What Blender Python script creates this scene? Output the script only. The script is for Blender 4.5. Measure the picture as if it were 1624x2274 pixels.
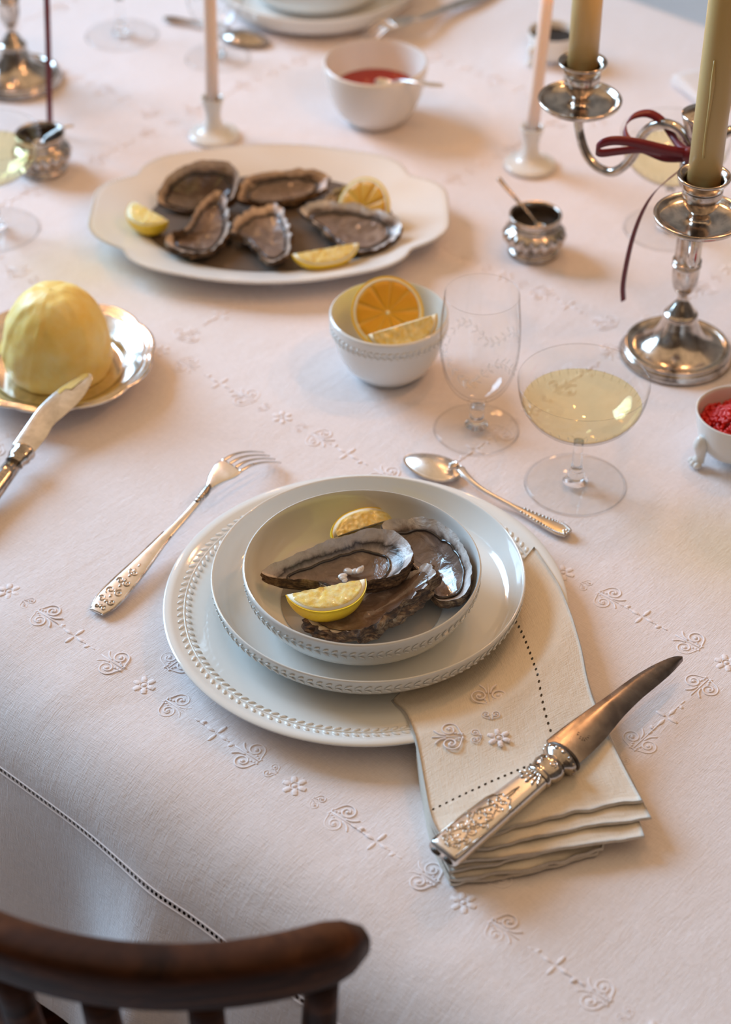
import bpy, math, random
import numpy as np
from mathutils import Vector, Matrix, Euler, noise as mnoise

for _o in list(bpy.data.objects):
    bpy.data.objects.remove(_o, do_unlink=True)
SC = bpy.context.scene
COL = SC.collection
T = 0.75                                   # height of the table top above the floor (m)

# ------------------------------------------------------------------ camera
CAM = np.array([0.0, -1.0983, 0.9994])     # relative to the plate's place on the table top
PITCH = math.radians(39.2); FPX = 4400.0; IW, IH = 1624, 2274
FW = np.array([0, math.cos(PITCH), -math.sin(PITCH)])
UPV = np.array([0, math.sin(PITCH), math.cos(PITCH)])
cd = bpy.data.cameras.new('camera'); cam = bpy.data.objects.new('camera', cd); COL.objects.link(cam)
cam.location = (CAM[0], CAM[1], CAM[2] + T)
cam.rotation_euler = (math.pi/2 - PITCH, 0, 0)
cd.sensor_fit = 'VERTICAL'; cd.sensor_height = 36.0; cd.lens = 36.0*FPX/IH
cd.clip_start = 0.05; cd.clip_end = 60
cd.dof.use_dof = True; cd.dof.focus_distance = 1.43; cd.dof.aperture_fstop = 4.6
SC.camera = cam

# ------------------------------------------------------------------ table axes
ANG = math.radians(-42.0)
EU = np.array([math.cos(ANG), math.sin(ANG), 0.0])       # along the table
EN = np.array([-math.sin(ANG), math.cos(ANG), 0.0])      # across the table
def UN(a, b, z=0.0): return EU*a + EN*b + np.array([0, 0, z])

# ------------------------------------------------------------------ world and window light
w = bpy.data.worlds.new('room_air'); SC.world = w; w.use_nodes = True
w.node_tree.nodes['Background'].inputs[0].default_value = (0.95, 0.65, 0.39, 1)
w.node_tree.nodes['Background'].inputs[1].default_value = 0.70
WIN_A, WIN_B, WIN_Z, WIN_W, WIN_H = -3.6, -0.10, 1.85, 2.4, 2.1
ld = bpy.data.lights.new('window_daylight', 'AREA'); ld.shape = 'RECTANGLE'; ld.size = WIN_W; ld.size_y = WIN_H
ld.energy = 350; ld.color = (0.43, 0.71, 1.0)
lo = bpy.data.objects.new('window_daylight', ld); COL.objects.link(lo)
p = UN(WIN_A - 0.14, WIN_B, WIN_Z + T); lo.location = p
lo.rotation_euler = Vector((EU[0], EU[1], -0.12)).to_track_quat('-Z', 'Z').to_euler()
CANDLE_W = 1.1                                         # watts of one candle flame
CANDLE_COL = (1.0, 0.47, 0.19)

SC.cycles.transparent_max_bounces = 32
vs = SC.view_settings
vs.view_transform = 'Standard'; vs.look = 'None'; vs.exposure = 0.0; vs.gamma = 1.0; vs.use_curve_mapping = False

# ------------------------------------------------------------------ helpers
def P(x, y, z=0.0):
    d = FW*FPX + np.array([x-IW/2, 0, 0]) - UPV*(y-IH/2)
    return CAM + d*((z-CAM[2])/d[2])
def PP(x, y, p0, nrm):
    """point where the sight line through pixel x, y meets the plane through p0"""
    d = FW*FPX + np.array([x-IW/2, 0, 0]) - UPV*(y-IH/2)
    nrm = np.asarray(nrm, float); return CAM + d*(((np.asarray(p0)-CAM)@nrm)/(d@nrm))
def Q(p):
    v = np.asarray(p)-CAM; k = v@FW
    return IW/2+FPX*v[0]/k, IH/2-FPX*(v@UPV)/k
def N3(x, y=0, z=0): return mnoise.noise(Vector((x, y, z)))

def spl(pts, k=6, closed=False):
    """Catmull-Rom through pts (any dimension)"""
    p = np.asarray(pts, float); n = len(p); out = []
    m = n if closed else n-1
    for i in range(m):
        if closed: a, b, c, d = p[(i-1) % n], p[i], p[(i+1) % n], p[(i+2) % n]
        else: a, b, c, d = p[max(i-1, 0)], p[i], p[i+1], p[min(i+2, n-1)]
        for j in range(k):
            t = j/k
            out.append(.5*((2*b)+(-a+c)*t+(2*a-5*b+4*c-d)*t*t+(-a+3*b-3*c+d)*t**3))
    if not closed: out.append(p[-1])
    return np.array(out)
def resample(pts, n, closed=False):
    p = np.asarray(pts, float)
    if closed: p = np.vstack([p, p[:1]])
    s = np.r_[0, np.cumsum(np.linalg.norm(np.diff(p, axis=0), axis=1))]
    q = np.linspace(0, s[-1], n+1)[:-1] if closed else np.linspace(0, s[-1], n)
    return np.stack([np.interp(q, s, p[:, i]) for i in range(p.shape[1])], 1)

def mk(name, V, F, mat, parent=None, loc=None, rot=None, smooth=True, sharp=None, uv=None, attr=None):
    me = bpy.data.meshes.new(name)
    me.from_pydata([tuple(map(float, v)) for v in V], [], F)
    if smooth: me.polygons.foreach_set('use_smooth', [True]*len(me.polygons))
    if sharp: me.set_sharp_from_angle(angle=math.radians(sharp))
    if uv is not None:
        l = me.uv_layers.new(name='UVMap')
        vi = np.empty(len(me.loops), int); me.loops.foreach_get('vertex_index', vi)
        l.data.foreach_set('uv', np.asarray(uv, float)[vi].ravel())
    if attr:
        for k, a in attr.items():
            at = me.attributes.new(k, 'FLOAT', 'POINT'); at.data.foreach_set('value', np.asarray(a, float))
    me.materials.append(mat)
    o = bpy.data.objects.new(name, me); COL.objects.link(o)
    place(o, parent, loc, rot)
    return o
def place(o, parent=None, loc=None, rot=None):
    if parent is not None: o.parent = parent
    if loc is not None:
        l = np.array(loc, float)
        if parent is None: l = l + (0, 0, T)
        o.location = l
    elif parent is None: o.location = (0, 0, T)
    if rot is not None: o.rotation_euler = rot
def tag(o, label=None, cat=None, group=None, kind=None):
    if label: o['label'] = label
    if cat: o['category'] = cat
    if group: o['group'] = group
    if kind: o['kind'] = kind
    return o
def thing(name, label, cat, loc, rot=None, group=None):
    o = bpy.data.objects.new(name, None); o.empty_display_size = .02; COL.objects.link(o)
    place(o, None, loc, rot); return tag(o, label, cat, group)
def dup(root, loc, rot=None, label=None, skip=()):
    r = root.copy(); COL.objects.link(r); l = np.array(loc, float)+(0, 0, T); r.location = l
    if rot is not None: r.rotation_euler = rot
    if label: r['label'] = label
    def rec(a, b):
        for c in a.children:
            if c.name.split('.')[0] in skip: continue
            d = c.copy(); COL.objects.link(d); d.parent = b; rec(c, d)
    rec(root, r); return r

class G:
    """collects geometry for one mesh"""
    def __init__(s): s.V = []; s.F = []; s.n = 0
    def add(s, V, F):
        V = np.asarray(V, float); s.V.append(V); s.F += [tuple(i+s.n for i in f) for f in F]; s.n += len(V); return s
    def obj(s, name, mat, parent=None, loc=None, rot=None, **k):
        return mk(name, np.vstack(s.V), s.F, mat, parent, loc, rot, **k)
def ringfaces(m, n, closed_n=True, off=0):
    F = []
    for i in range(m-1):
        for j in range(n if closed_n else n-1):
            k = (j+1) % n
            F.append((off+i*n+j, off+i*n+k, off+(i+1)*n+k, off+(i+1)*n+j))
    return F
def lathe(prof, n=64, fr=None, smooth=0):
    p = np.asarray(prof, float)
    if smooth: p = spl(p, smooth)
    th = np.linspace(0, 2*math.pi, n, endpoint=False); V = []
    for i, (r, z) in enumerate(p):
        r = max(r, 1e-5)
        rr = r*np.ones(n) if fr is None else np.array([r*fr(t, r, z) for t in th])
        V.append(np.stack([rr*np.cos(th), rr*np.sin(th), np.full(n, z)], 1))
    V = np.vstack(V); m = len(p)
    return V, ringfaces(m, n)
def tube(path, rad, k=8, up=None, cap=True, flat=None, sq=1.0):
    """sweep; rad scalar / array; flat = array of half thicknesses (rad is then half width); up fixes the frame"""
    p = np.asarray(path, float); n = len(p)
    r = np.broadcast_to(np.asarray(rad, float), (n,)); h = r if flat is None else np.broadcast_to(np.asarray(flat, float), (n,))
    tg = np.gradient(p, axis=0); tg /= np.linalg.norm(tg, axis=1)[:, None]+1e-12
    if up is None:
        a = np.array([0, 0, 1.]) if abs(tg[0][2]) < .9 else np.array([1., 0, 0])
    else: a = np.asarray(up, float)
    V = []; ang = np.linspace(0, 2*math.pi, k, endpoint=False)
    cs, sn = np.cos(ang), np.sin(ang)
    if sq != 1.0:
        cs = np.sign(cs)*np.abs(cs)**sq; sn = np.sign(sn)*np.abs(sn)**sq
    for i in range(n):
        if up is None and i > 0: a = nrm
        side = np.cross(tg[i], a); side /= np.linalg.norm(side)+1e-12
        nrm = np.cross(side, tg[i])
        V.append(p[i]+np.outer(cs*r[i], side)+np.outer(sn*h[i], nrm))
    V = np.vstack(V); F = [tuple(reversed(f)) for f in ringfaces(n, k)]
    if cap:
        V = np.vstack([V, p[0], p[-1]]); c0, c1 = n*k, n*k+1
        F += [(c0, j, (j+1) % k) for j in range(k)] + [(c1, (n-1)*k+(j+1) % k, (n-1)*k+j) for j in range(k)]
    return V, F
def ellipsoid(c, ax, R=None, nu=8, nv=5):
    V = []
    for i in range(nv+1):
        ph = math.pi*i/nv
        for j in range(nu):
            t = 2*math.pi*j/nu
            V.append((math.sin(ph)*math.cos(t)*ax[0], math.sin(ph)*math.sin(t)*ax[1], math.cos(ph)*ax[2]))
    V = np.array(V)
    if R is not None: V = V@np.asarray(R).T
    return V+np.asarray(c), [tuple(reversed(f)) for f in ringfaces(nv+1, nu)]
def disc(r, z, n=48, rings=6, c=(0, 0), bump=0, seed=0):
    V = []
    for i in range(rings+1):
        rr = max(r*i/rings, 1e-5)
        for j in range(n):
            t = 2*math.pi*j/n; x, y = rr*math.cos(t), rr*math.sin(t)
            V.append((c[0]+x, c[1]+y, z+(bump*N3(x*220, y*220, seed) if bump else 0)))
    return np.array(V), ringfaces(rings+1, n)
def spiral(c, r0, r1, a0, turns, n=22, z=0.0):
    out = []
    for i in range(n):
        t = i/(n-1); r = r0+(r1-r0)*t; a = a0+turns*2*math.pi*t
        out.append((c[0]+r*math.cos(a), c[1]+r*math.sin(a), z))
    return np.array(out)
def strip(path, wv, th=.0005):
    """ribbon: path Nx3, width vectors Nx3 (full width)"""
    p = np.asarray(path, float); wv = np.asarray(wv, float)
    if wv.ndim == 1: wv = np.tile(wv, (len(p), 1))
    tg = np.gradient(p, axis=0); nn = np.cross(tg, wv); nn /= np.linalg.norm(nn, axis=1)[:, None]+1e-12
    V = np.stack([p-wv/2+nn*th/2, p+wv/2+nn*th/2, p+wv/2-nn*th/2, p-wv/2-nn*th/2], 1).reshape(-1, 3)
    n = len(p); F = ringfaces(n, 4)+[(0, 1, 2, 3), (4*n-1, 4*n-2, 4*n-3, 4*n-4)]
    return V, F
def box(c, s, R=None):
    V = np.array([(x, y, z) for x in (-.5, .5) for y in (-.5, .5) for z in (-.5, .5)])*np.asarray(s)
    if R is not None: V = V@np.asarray(R).T
    return V+np.asarray(c), [(0, 1, 3, 2), (4, 6, 7, 5), (0, 4, 5, 1), (2, 3, 7, 6), (0, 2, 6, 4), (1, 5, 7, 3)]
def rotz(a): c, s = math.cos(a), math.sin(a); return np.array([[c, -s, 0], [s, c, 0], [0, 0, 1]])

# ------------------------------------------------------------------ materials
def mat(name, col, rough=.5, metal=0, **kw):
    m = bpy.data.materials.new(name); m.use_nodes = True; nt = m.node_tree; b = nt.nodes['Principled BSDF']
    b.inputs['Base Color'].default_value = (*col, 1); b.inputs['Roughness'].default_value = rough
    b.inputs['Metallic'].default_value = metal
    for k, v in kw.items():
        key = {'coat': 'Coat Weight', 'coatr': 'Coat Roughness', 'sss': 'Subsurface Weight', 'sssr': 'Subsurface Radius', 'ssss': 'Subsurface Scale',
               'trans': 'Transmission Weight', 'ior': 'IOR', 'sheen': 'Sheen Weight', 'spec': 'Specular IOR Level', 'aniso': 'Anisotropic'}.get(k)
        if key: b.inputs[key].default_value = v
    return m
def nd(m, t, **kw):
    n = m.node_tree.nodes.new(t)
    for k, v in kw.items():
        if k in n.inputs: n.inputs[k].default_value = v
        else: setattr(n, k, v)
    return n
def lk(m, a, b): m.node_tree.links.new(a, b)
def bs(m): return m.node_tree.nodes['Principled BSDF']
def ramp(m, fac, stops):
    r = nd(m, 'ShaderNodeValToRGB'); e = r.color_ramp.elements
    while len(e) < len(stops): e.new(.5)
    for x, (p_, c) in zip(e, stops): x.position = p_; x.color = (*c, 1)
    lk(m, fac, r.inputs[0]); return r.outputs[0]
def coords(m, kind='Object', scale=(1, 1, 1), rot=(0, 0, 0)):
    tc = nd(m, 'ShaderNodeTexCoord'); mp = nd(m, 'ShaderNodeMapping')
    mp.inputs['Scale'].default_value = scale; mp.inputs['Rotation'].default_value = rot
    lk(m, tc.outputs[kind], mp.inputs[0]); return mp.outputs[0]
def noise(m, vec, scale, detail=3, rough=.5, dist=0):
    n = nd(m, 'ShaderNodeTexNoise', Scale=scale, Detail=detail, Roughness=rough, Distortion=dist); lk(m, vec, n.inputs['Vector']); return n.outputs['Fac']
def bump(m, h, dist, strength=1.0, prev=None):
    b = nd(m, 'ShaderNodeBump', Strength=strength, Distance=dist); lk(m, h, b.inputs['Height'])
    if prev is not None: lk(m, prev, b.inputs['Normal'])
    return b.outputs[0]
def math_(m, op, a, b=None, c=None):
    n = nd(m, 'ShaderNodeMath', operation=op)
    for i, v in enumerate((a, b, c)):
        if v is None: continue
        if isinstance(v, (int, float)): n.inputs[i].default_value = v
        else: lk(m, v, n.inputs[i])
    return n.outputs[0]

def linen(name, col, holes=None):
    """woven linen; UV in metres along the threads; holes: list of (axis, position, pitch, lo, hi, half)"""
    m = mat(name, col, .92, spec=.18, sheen=.08); b = bs(m)
    a = noise(m, coords(m, 'UV', (150, 1150, 1)), 1, 2, .6); c = noise(m, coords(m, 'UV', (1150, 150, 1)), 1, 2, .6)
    d = noise(m, coords(m, 'UV', (22, 480, 1)), 1, 2, .6)
    d2 = noise(m, coords(m, 'UV', (480, 22, 1)), 1, 2, .6)
    e = noise(m, coords(m, 'UV', (11, 15, 1)), 1, 5, .6, .6)
    e2 = noise(m, coords(m, 'UV', (46, 17, 1)), 1, 3, .6, .4)
    weave = math_(m, 'ADD', a, c); d = math_(m, 'MULTIPLY', math_(m, 'ADD', d, d2), .5)
    n0 = bump(m, e2, .0030, .26); n1 = bump(m, e, .0050, .38, n0); n2 = bump(m, weave, .00045, .8, n1); n3 = bump(m, d, .0006, .6, n2)
    lk(m, n3, b.inputs['Normal'])
    v = math_(m, 'ADD', math_(m, 'MULTIPLY', weave, .5), math_(m, 'MULTIPLY', d, .35))
    colr = ramp(m, v, [(.35, tuple(x*.86 for x in col)), (.95, tuple(min(1, x*1.07) for x in col))])
    lk(m, colr, b.inputs['Base Color'])
    if holes:
        uv = nd(m, 'ShaderNodeSeparateXYZ'); tc = nd(m, 'ShaderNodeTexCoord'); lk(m, tc.outputs['UV'], uv.inputs[0])
        tot = None
        for ax, pos, pitch, lo_, hi_, half in holes:
            along = uv.outputs[0 if ax == 'u' else 1]; across = uv.outputs[1 if ax == 'u' else 0]
            fr = math_(m, 'SUBTRACT', math_(m, 'FRACT', math_(m, 'DIVIDE', along, pitch)), .5)
            dx = math_(m, 'MULTIPLY', fr, pitch); dy = math_(m, 'SUBTRACT', across, pos)
            rr = math_(m, 'SQRT', math_(m, 'ADD', math_(m, 'MULTIPLY', dx, dx), math_(m, 'MULTIPLY', dy, dy)))
            h = math_(m, 'LESS_THAN', rr, half)
            h = math_(m, 'MULTIPLY', h, math_(m, 'GREATER_THAN', along, lo_)); h = math_(m, 'MULTIPLY', h, math_(m, 'LESS_THAN', along, hi_))
            tot = h if tot is None else math_(m, 'MAXIMUM', tot, h)
        lk(m, math_(m, 'SUBTRACT', 1.0, tot), b.inputs['Alpha'])
    return m
HEM_B = -0.281
M = {}
M['cloth'] = linen('white_linen', (.845, .785, .785), [('u', HEM_B, .0043, -9, 9, .00135)])
M['thread'] = mat('embroidery_thread', (.90, .835, .835), .75, sheen=.1)
_v = noise(M['thread'], coords(M['thread'], 'Object', (1, 1, 1)), 1800, 2); lk(M['thread'], bump(M['thread'], _v, .0003, .5), bs(M['thread']).inputs['Normal'])
M['porcelain'] = mat('glazed_porcelain', (.80, .81, .785), .09, spec=.5, coat=.3, coatr=.03)
M['ivory'] = mat('white_glaze', (.82, .80, .765), .14, spec=.5)
def silver(name, col=(.70, .65, .60), rough=.16, tarn=.55):
    m = mat(name, col, rough, 1.0); b = bs(m); v = coords(m, 'Object')
    n = noise(m, v, 55, 5, .65, .4); f = noise(m, v, 600, 3, .6)
    lk(m, ramp(m, n, [(.34, tuple(x*tarn for x in col)), (.60, col)]), b.inputs['Base Color'])
    lk(m, math_(m, 'MULTIPLY_ADD', n, .16, rough-.06), b.inputs['Roughness'])
    lk(m, bump(m, f, .00012, .25), b.inputs['Normal']); return m
M['silver'] = silver('tarnished_silver', (.72, .645, .58), .15, .42)
M['silver_mid'] = silver('soft_silver', (.84, .79, .745), .17, .75)
M['silver_bright'] = silver('polished_silver', (.88, .84, .80), .27, .85)
M['silver_dark'] = mat('blackened_silver', (.09, .075, .065), .4, .8)
m = M['blade'] = mat('tarnished_blade', (.34, .27, .23), .24, 1.0, aniso=.3)
_n = noise(m, coords(m, 'Object', (60, 60, 60)), 1, 4, .6, .5); _k = noise(m, coords(m, 'Object'), 38, 4, .6, .7)
lk(m, ramp(m, math_(m, 'ADD', math_(m, 'MULTIPLY', _n, .45), math_(m, 'MULTIPLY', _k, .6)), [(.36, (.20, .165, .15)), (.55, (.32, .275, .25)), (.78, (.46, .42, .40))]), bs(m).inputs['Base Color'])
lk(m, math_(m, 'MULTIPLY_ADD', _k, .2, .16), bs(m).inputs['Roughness'])
lk(m, bump(m, _n, .00015, .35), bs(m).inputs['Normal'])
def glassmat(name, col=(1, 1, 1), ior=1.45):
    m = mat(name, col, 0.0, 0, trans=1.0, ior=ior); return m
def thinglass(name, tint, edge, ior=1.45):
    m = bpy.data.materials.new(name); m.use_nodes = True; m.node_tree.nodes.clear()
    lw = nd(m, 'ShaderNodeLayerWeight', Blend=.5)
    fr = ramp(m, lw.outputs['Facing'], [(0.0, (.036,)*3), (.60, (.045,)*3), (.82, (.11,)*3), (.93, (.36,)*3), (1.0, (.85,)*3)])
    t = nd(m, 'ShaderNodeBsdfTransparent'); g_ = nd(m, 'ShaderNodeBsdfGlossy', Roughness=.012); x = nd(m, 'ShaderNodeMixShader')
    lk(m, ramp(m, lw.outputs['Facing'], [(0.0, tint), (.72, tint), (1.0, edge)]), t.inputs[0])
    lk(m, fr, x.inputs[0]); lk(m, t.outputs[0], x.inputs[1]); lk(m, g_.outputs[0], x.inputs[2])
    o_ = nd(m, 'ShaderNodeOutputMaterial'); lk(m, x.outputs[0], o_.inputs[0]); return m
M['glass'] = thinglass('clear_thin_glass', (1.0, 1.0, .998), (.70, .68, .66))
M['stem_glass'] = glassmat('solid_clear_glass', (.99, .99, .985))
M['wine'] = thinglass('pale_wine', (.995, .945, .74), (.94, .77, .36), 1.33)
m = M['etch'] = bpy.data.materials.new('etched_glass'); m.use_nodes = True; m.node_tree.nodes.clear()
_t = nd(m, 'ShaderNodeBsdfTransparent'); _g = nd(m, 'ShaderNodeBsdfDiffuse'); _g.inputs[0].default_value = (.9, .88, .86, 1); _x = nd(m, 'ShaderNodeMixShader'); _x.inputs[0].default_value = .16
lk(m, _t.outputs[0], _x.inputs[1]); lk(m, _g.outputs[0], _x.inputs[2]); _o = nd(m, 'ShaderNodeOutputMaterial'); lk(m, _x.outputs[0], _o.inputs[0])
M['wax_olive'] = mat('olive_wax', (.60, .43, .17), .38, sss=.25, sssr=(.012, .008, .003), ssss=.6, coat=.25, coatr=.25)
M['wax_pink'] = mat('pale_pink_wax', (.92, .78, .69), .45, sss=.3, sssr=(.01, .006, .004), ssss=.6)
M['wick'] = mat('burnt_wick', (.02, .018, .016), .9)
m = M['flame'] = bpy.data.materials.new('candle_flame'); m.use_nodes = True; m.node_tree.nodes.clear()
_e = nd(m, 'ShaderNodeEmission', Strength=80.0); _e.inputs[0].default_value = (1.0, .52, .16, 1); _o = nd(m, 'ShaderNodeOutputMaterial'); lk(m, _e.outputs[0], _o.inputs[0])
M['ribbon'] = mat('burgundy_satin', (.150, .008, .020), .38, sheen=.08, spec=.5)
m = M['butter'] = mat('butter', (.88, .71, .30), .42, sss=.35, sssr=(.012, .008, .003), ssss=.5)
_v = coords(m); _n = noise(m, _v, 45, 5, .6); _k = noise(m, _v, 160, 3, .5)
lk(m, ramp(m, _n, [(.3, (.95, .66, .14)), (.60, (.97, .77, .28)), (.8, (.98, .86, .50))]), bs(m).inputs['Base Color'])
lk(m, bump(m, math_(m, 'ADD', _n, math_(m, 'MULTIPLY', _k, .3)), .003, .28), bs(m).inputs['Normal'])
m = M['rind'] = mat('lemon_rind', (.90, .60, .035), .36, sss=.15, sssr=(.01, .006, .001), ssss=.4)
lk(m, bump(m, noise(m, coords(m), 700, 2), .0006, .5), bs(m).inputs['Normal'])
M['pith'] = mat('lemon_pith', (.88, .83, .62), .7, sss=.2, sssr=(.006, .005, .003), ssss=.4)
m = M['flesh'] = mat('lemon_flesh', (.88, .74, .30), .14, sss=.4, sssr=(.01, .008, .003), ssss=.6, coat=.4)
_f = noise(m, coords(m, 'Object', (1, 1, 1)), 240, 3, .6)
lk(m, ramp(m, _f, [(.3, (.88, .64, .12)), (.7, (.95, .86, .48))]), bs(m).inputs['Base Color']); lk(m, bump(m, _f, .0012, .6), bs(m).inputs['Normal'])
m = M['flesh_shaded'] = mat('lemon_flesh_shaded', (.74, .38, .015), .4, sss=.3, sssr=(.01, .006, .001), ssss=.6)  # amber of shade and backlight put into the flesh colour
_f = noise(m, coords(m), 260, 3, .6); lk(m, bump(m, _f, .0008, .5), bs(m).inputs['Normal'])
# oyster shell outside
m = M['shell'] = mat('oyster_shell', (.3, .22, .15), .8); v = coords(m)
_a = noise(m, v, 85, 6, .7, 1.6); _b = noise(m, coords(m, 'Object', (60, 60, 420)), 1, 5, .65, 1.2)
_s = math_(m, 'ADD', math_(m, 'MULTIPLY', _a, .55), math_(m, 'MULTIPLY', _b, .6))
lk(m, ramp(m, _s, [(.42, (.018, .011, .007)), (.54, (.085, .045, .023)), (.63, (.24, .14, .066)), (.74, (.46, .32, .19)), (.88, (.62, .52, .41))]), bs(m).inputs['Base Color'])
lk(m, bump(m, _s, .006, .9), bs(m).inputs['Normal'])
# oyster lining: rho 0 centre .. 1 lip
def nacre(name, lip, mid, deep, dark):
    m = mat(name, mid, .30, spec=.5, coat=.25, coatr=.10); b = bs(m); v = coords(m)
    at = nd(m, 'ShaderNodeAttribute', attribute_name='rho'); n = noise(m, v, 55, 4, .6, 1.0); k = noise(m, v, 110, 4, .6, 1.2)
    f = math_(m, 'ADD', at.outputs['Fac'], math_(m, 'MULTIPLY', math_(m, 'SUBTRACT', n, .5), .30))
    c = ramp(m, f, [(.0, deep), (.45, tuple((x+y)/2 for x, y in zip(mid, deep))), (.70, mid), (.82, dark), (.875, mid), (.93, lip), (1.0, lip)])
    mx = nd(m, 'ShaderNodeMixRGB', blend_type='MULTIPLY'); mx.inputs[0].default_value = .65
    lk(m, c, mx.inputs[1]); lk(m, ramp(m, k, [(.30, (.66, .62, .60)), (.55, (1, 1, 1))]), mx.inputs[2]); lk(m, mx.outputs[0], b.inputs['Base Color'])
    lk(m, bump(m, math_(m, 'ADD', n, math_(m, 'MULTIPLY', k, .4)), .0025, .6), b.inputs['Normal']); return m
M['nacre'] = nacre('oyster_nacre', (.64, .59, .56), (.52, .465, .44), (.26, .20, .17), (.05, .038, .032))
M['nacre_tan'] = nacre('oyster_nacre_tan', (.66, .53, .43), (.34, .245, .185), (.17, .115, .085), (.05, .032, .024))
M['nacre_pale'] = nacre('oyster_nacre_pale', (.72, .69, .66), (.42, .35, .31), (.17, .12, .09), (.09, .065, .05))
m = M['meat'] = mat('oyster_flesh', (.26, .20, .165), .12, sss=.25, sssr=(.006, .004, .003), ssss=.4, coat=.7, coatr=.04)
_n = noise(m, coords(m), 60, 4, .6, 1.0)
lk(m, ramp(m, _n, [(.3, (.13, .09, .07)), (.55, (.225, .16, .13)), (.75, (.40, .32, .275))]), bs(m).inputs['Base Color']); lk(m, bump(m, _n, .003, .5), bs(m).inputs['Normal'])
M['frill'] = mat('oyster_mantle', (.035, .027, .024), .2, coat=.5)
M['white_flesh'] = mat('pale_oyster_flesh', (.74, .70, .67), .15, sss=.3, sssr=(.004, .003, .003), ssss=.4, coat=.6)
M['brine'] = mat('oyster_liquor', (.150, .120, .100), .10, spec=.4)
M['brine_shaded'] = mat('thin_shaded_liquor', (.36, .32, .265), .05, spec=.5)  # thin liquor, with shade of the bowl floor mixed into its taupe
M['sauce'] = mat('red_shallot_vinegar', (.30, .012, .006), .12)
m = M['roe'] = mat('red_roe', (.72, .012, .006), .25, sss=.35, sssr=(.006, .001, .001), ssss=.4, coat=.5)
M['pepper'] = mat('ground_pepper', (.035, .026, .02), .9)
lk(M['pepper'], bump(M['pepper'], noise(M['pepper'], coords(M['pepper']), 900, 2), .002, 1), bs(M['pepper']).inputs['Normal'])
M['membrane'] = mat('lemon_membrane_shaded', (.78, .46, .07), .5)  # amber shade of the lemon half put into the membrane colour
m = M['wood'] = mat('dark_stained_wood', (.06, .025, .012), .5, spec=.14)
_n = noise(m, coords(m, 'Object', (14, 14, 60)), 1, 5, .6, 1.2)
lk(m, ramp(m, _n, [(.32, (.016, .006, .0035)), (.55, (.06, .020, .008)), (.75, (.15, .055, .02))]), bs(m).inputs['Base Color']); lk(m, bump(m, _n, .002, .25), bs(m).inputs['Normal'])
m = M['floor'] = mat('pale_grey_floor', (.42, .43, .45), .6); _n = noise(m, coords(m), 3, 5, .6)
lk(m, ramp(m, _n, [(.3, (.66, .69, .74)), (.7, (.76, .79, .84))]), bs(m).inputs['Base Color'])
m = M['plaster'] = mat('warm_plaster', (.34, .27, .21), .9); _n = noise(m, coords(m), 5, 5, .6); lk(m, bump(m, _n, .01, .3), bs(m).inputs['Normal'])
M['blocking_wall'] = mat('dark_blocking_wall', (.17, .115, .075), .55)  # dark tone for the added walls that block side light
M['paint'] = mat('window_paint', (.7, .68, .64), .5)
m = M['pane'] = bpy.data.materials.new('window_pane'); m.use_nodes = True; m.node_tree.nodes.clear()
_t = nd(m, 'ShaderNodeBsdfTransparent'); _g = nd(m, 'ShaderNodeBsdfGlossy', Roughness=.02); _x = nd(m, 'ShaderNodeMixShader'); _x.inputs[0].default_value = .05
lk(m, _t.outputs[0], _x.inputs[1]); lk(m, _g.outputs[0], _x.inputs[2]); _o = nd(m, 'ShaderNodeOutputMaterial'); lk(m, _x.outputs[0], _o.inputs[0])

# ================================================================== the room
def slab(name, a0, a1, b0, b1, z0, z1, m):
    V = [UN(a, b, z) for a in (a0, a1) for b in (b0, b1) for z in (z0, z1)]
    c = np.mean(V, 0); c[2] = min(z0, z1)
    o = mk(name, np.array(V)-c, [(0, 1, 3, 2), (4, 6, 7, 5), (0, 4, 5, 1), (2, 3, 7, 6), (0, 2, 6, 4), (1, 5, 7, 3)], m, loc=c, smooth=False)
    return tag(o, kind='structure')
slab('floor', -3.7, 3.2, -2.6, 3.2, -T-.05, -T, M['floor'])
wb0, wb1 = WIN_B-WIN_W/2, WIN_B+WIN_W/2; wz0, wz1 = WIN_Z-WIN_H/2, WIN_Z+WIN_H/2
# window wall with its opening
Vw = []; Fw = []
g = G()
def wallpiece(b0, b1, z0, z1):
    V = [UN(a, b, z) for a in (WIN_A-.12, WIN_A) for b in (b0, b1) for z in (z0, z1)]
    g.add(V, [(0, 1, 3, 2), (4, 6, 7, 5), (0, 4, 5, 1), (2, 3, 7, 6), (0, 2, 6, 4), (1, 5, 7, 3)])
wallpiece(-2.6, wb0, -T, 2.95); wallpiece(wb1, 3.2, -T, 2.95); wallpiece(wb0, wb1, -T, wz0); wallpiece(wb0, wb1, wz1, 2.95)
tag(g.obj('wall_left', M['plaster'], smooth=False), kind='structure')
slab('unseen_wall_front', -3.7, 3.2, -2.7, -2.6, -T, 2.95, M['blocking_wall'])  # unseen dark wall, added to keep ambient light off the sides
slab('unseen_wall_right', 3.2, 3.3, -2.7, 3.3, -T, 2.95, M['blocking_wall'])  # added out of view likewise, to darken side-facing surfaces
slab('wall_back', -3.7, 3.2, 3.2, 3.3, -T, 2.95, M['plaster'])
win = bpy.data.objects.new('window_1', None); COL.objects.link(win); place(win, None, UN(WIN_A-.06, WIN_B, wz0)); tag(win, kind='structure')
win.rotation_euler = (0, 0, ANG)
g = G()
for y in (-WIN_W/2+.03, WIN_W/2-.03): g.add(*box((0, y, WIN_H/2), (.06, .06, WIN_H)))
for z in (.03, WIN_H-.03): g.add(*box((0, 0, z), (.06, WIN_W-.12, .06)))
g.obj('window_frame', M['paint'], win, smooth=False)
g0 = G().add(*box((0, 0, WIN_H/2), (.05, .07, WIN_H-.12))); g0.obj('mullion', M['paint'], win, smooth=False)
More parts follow.
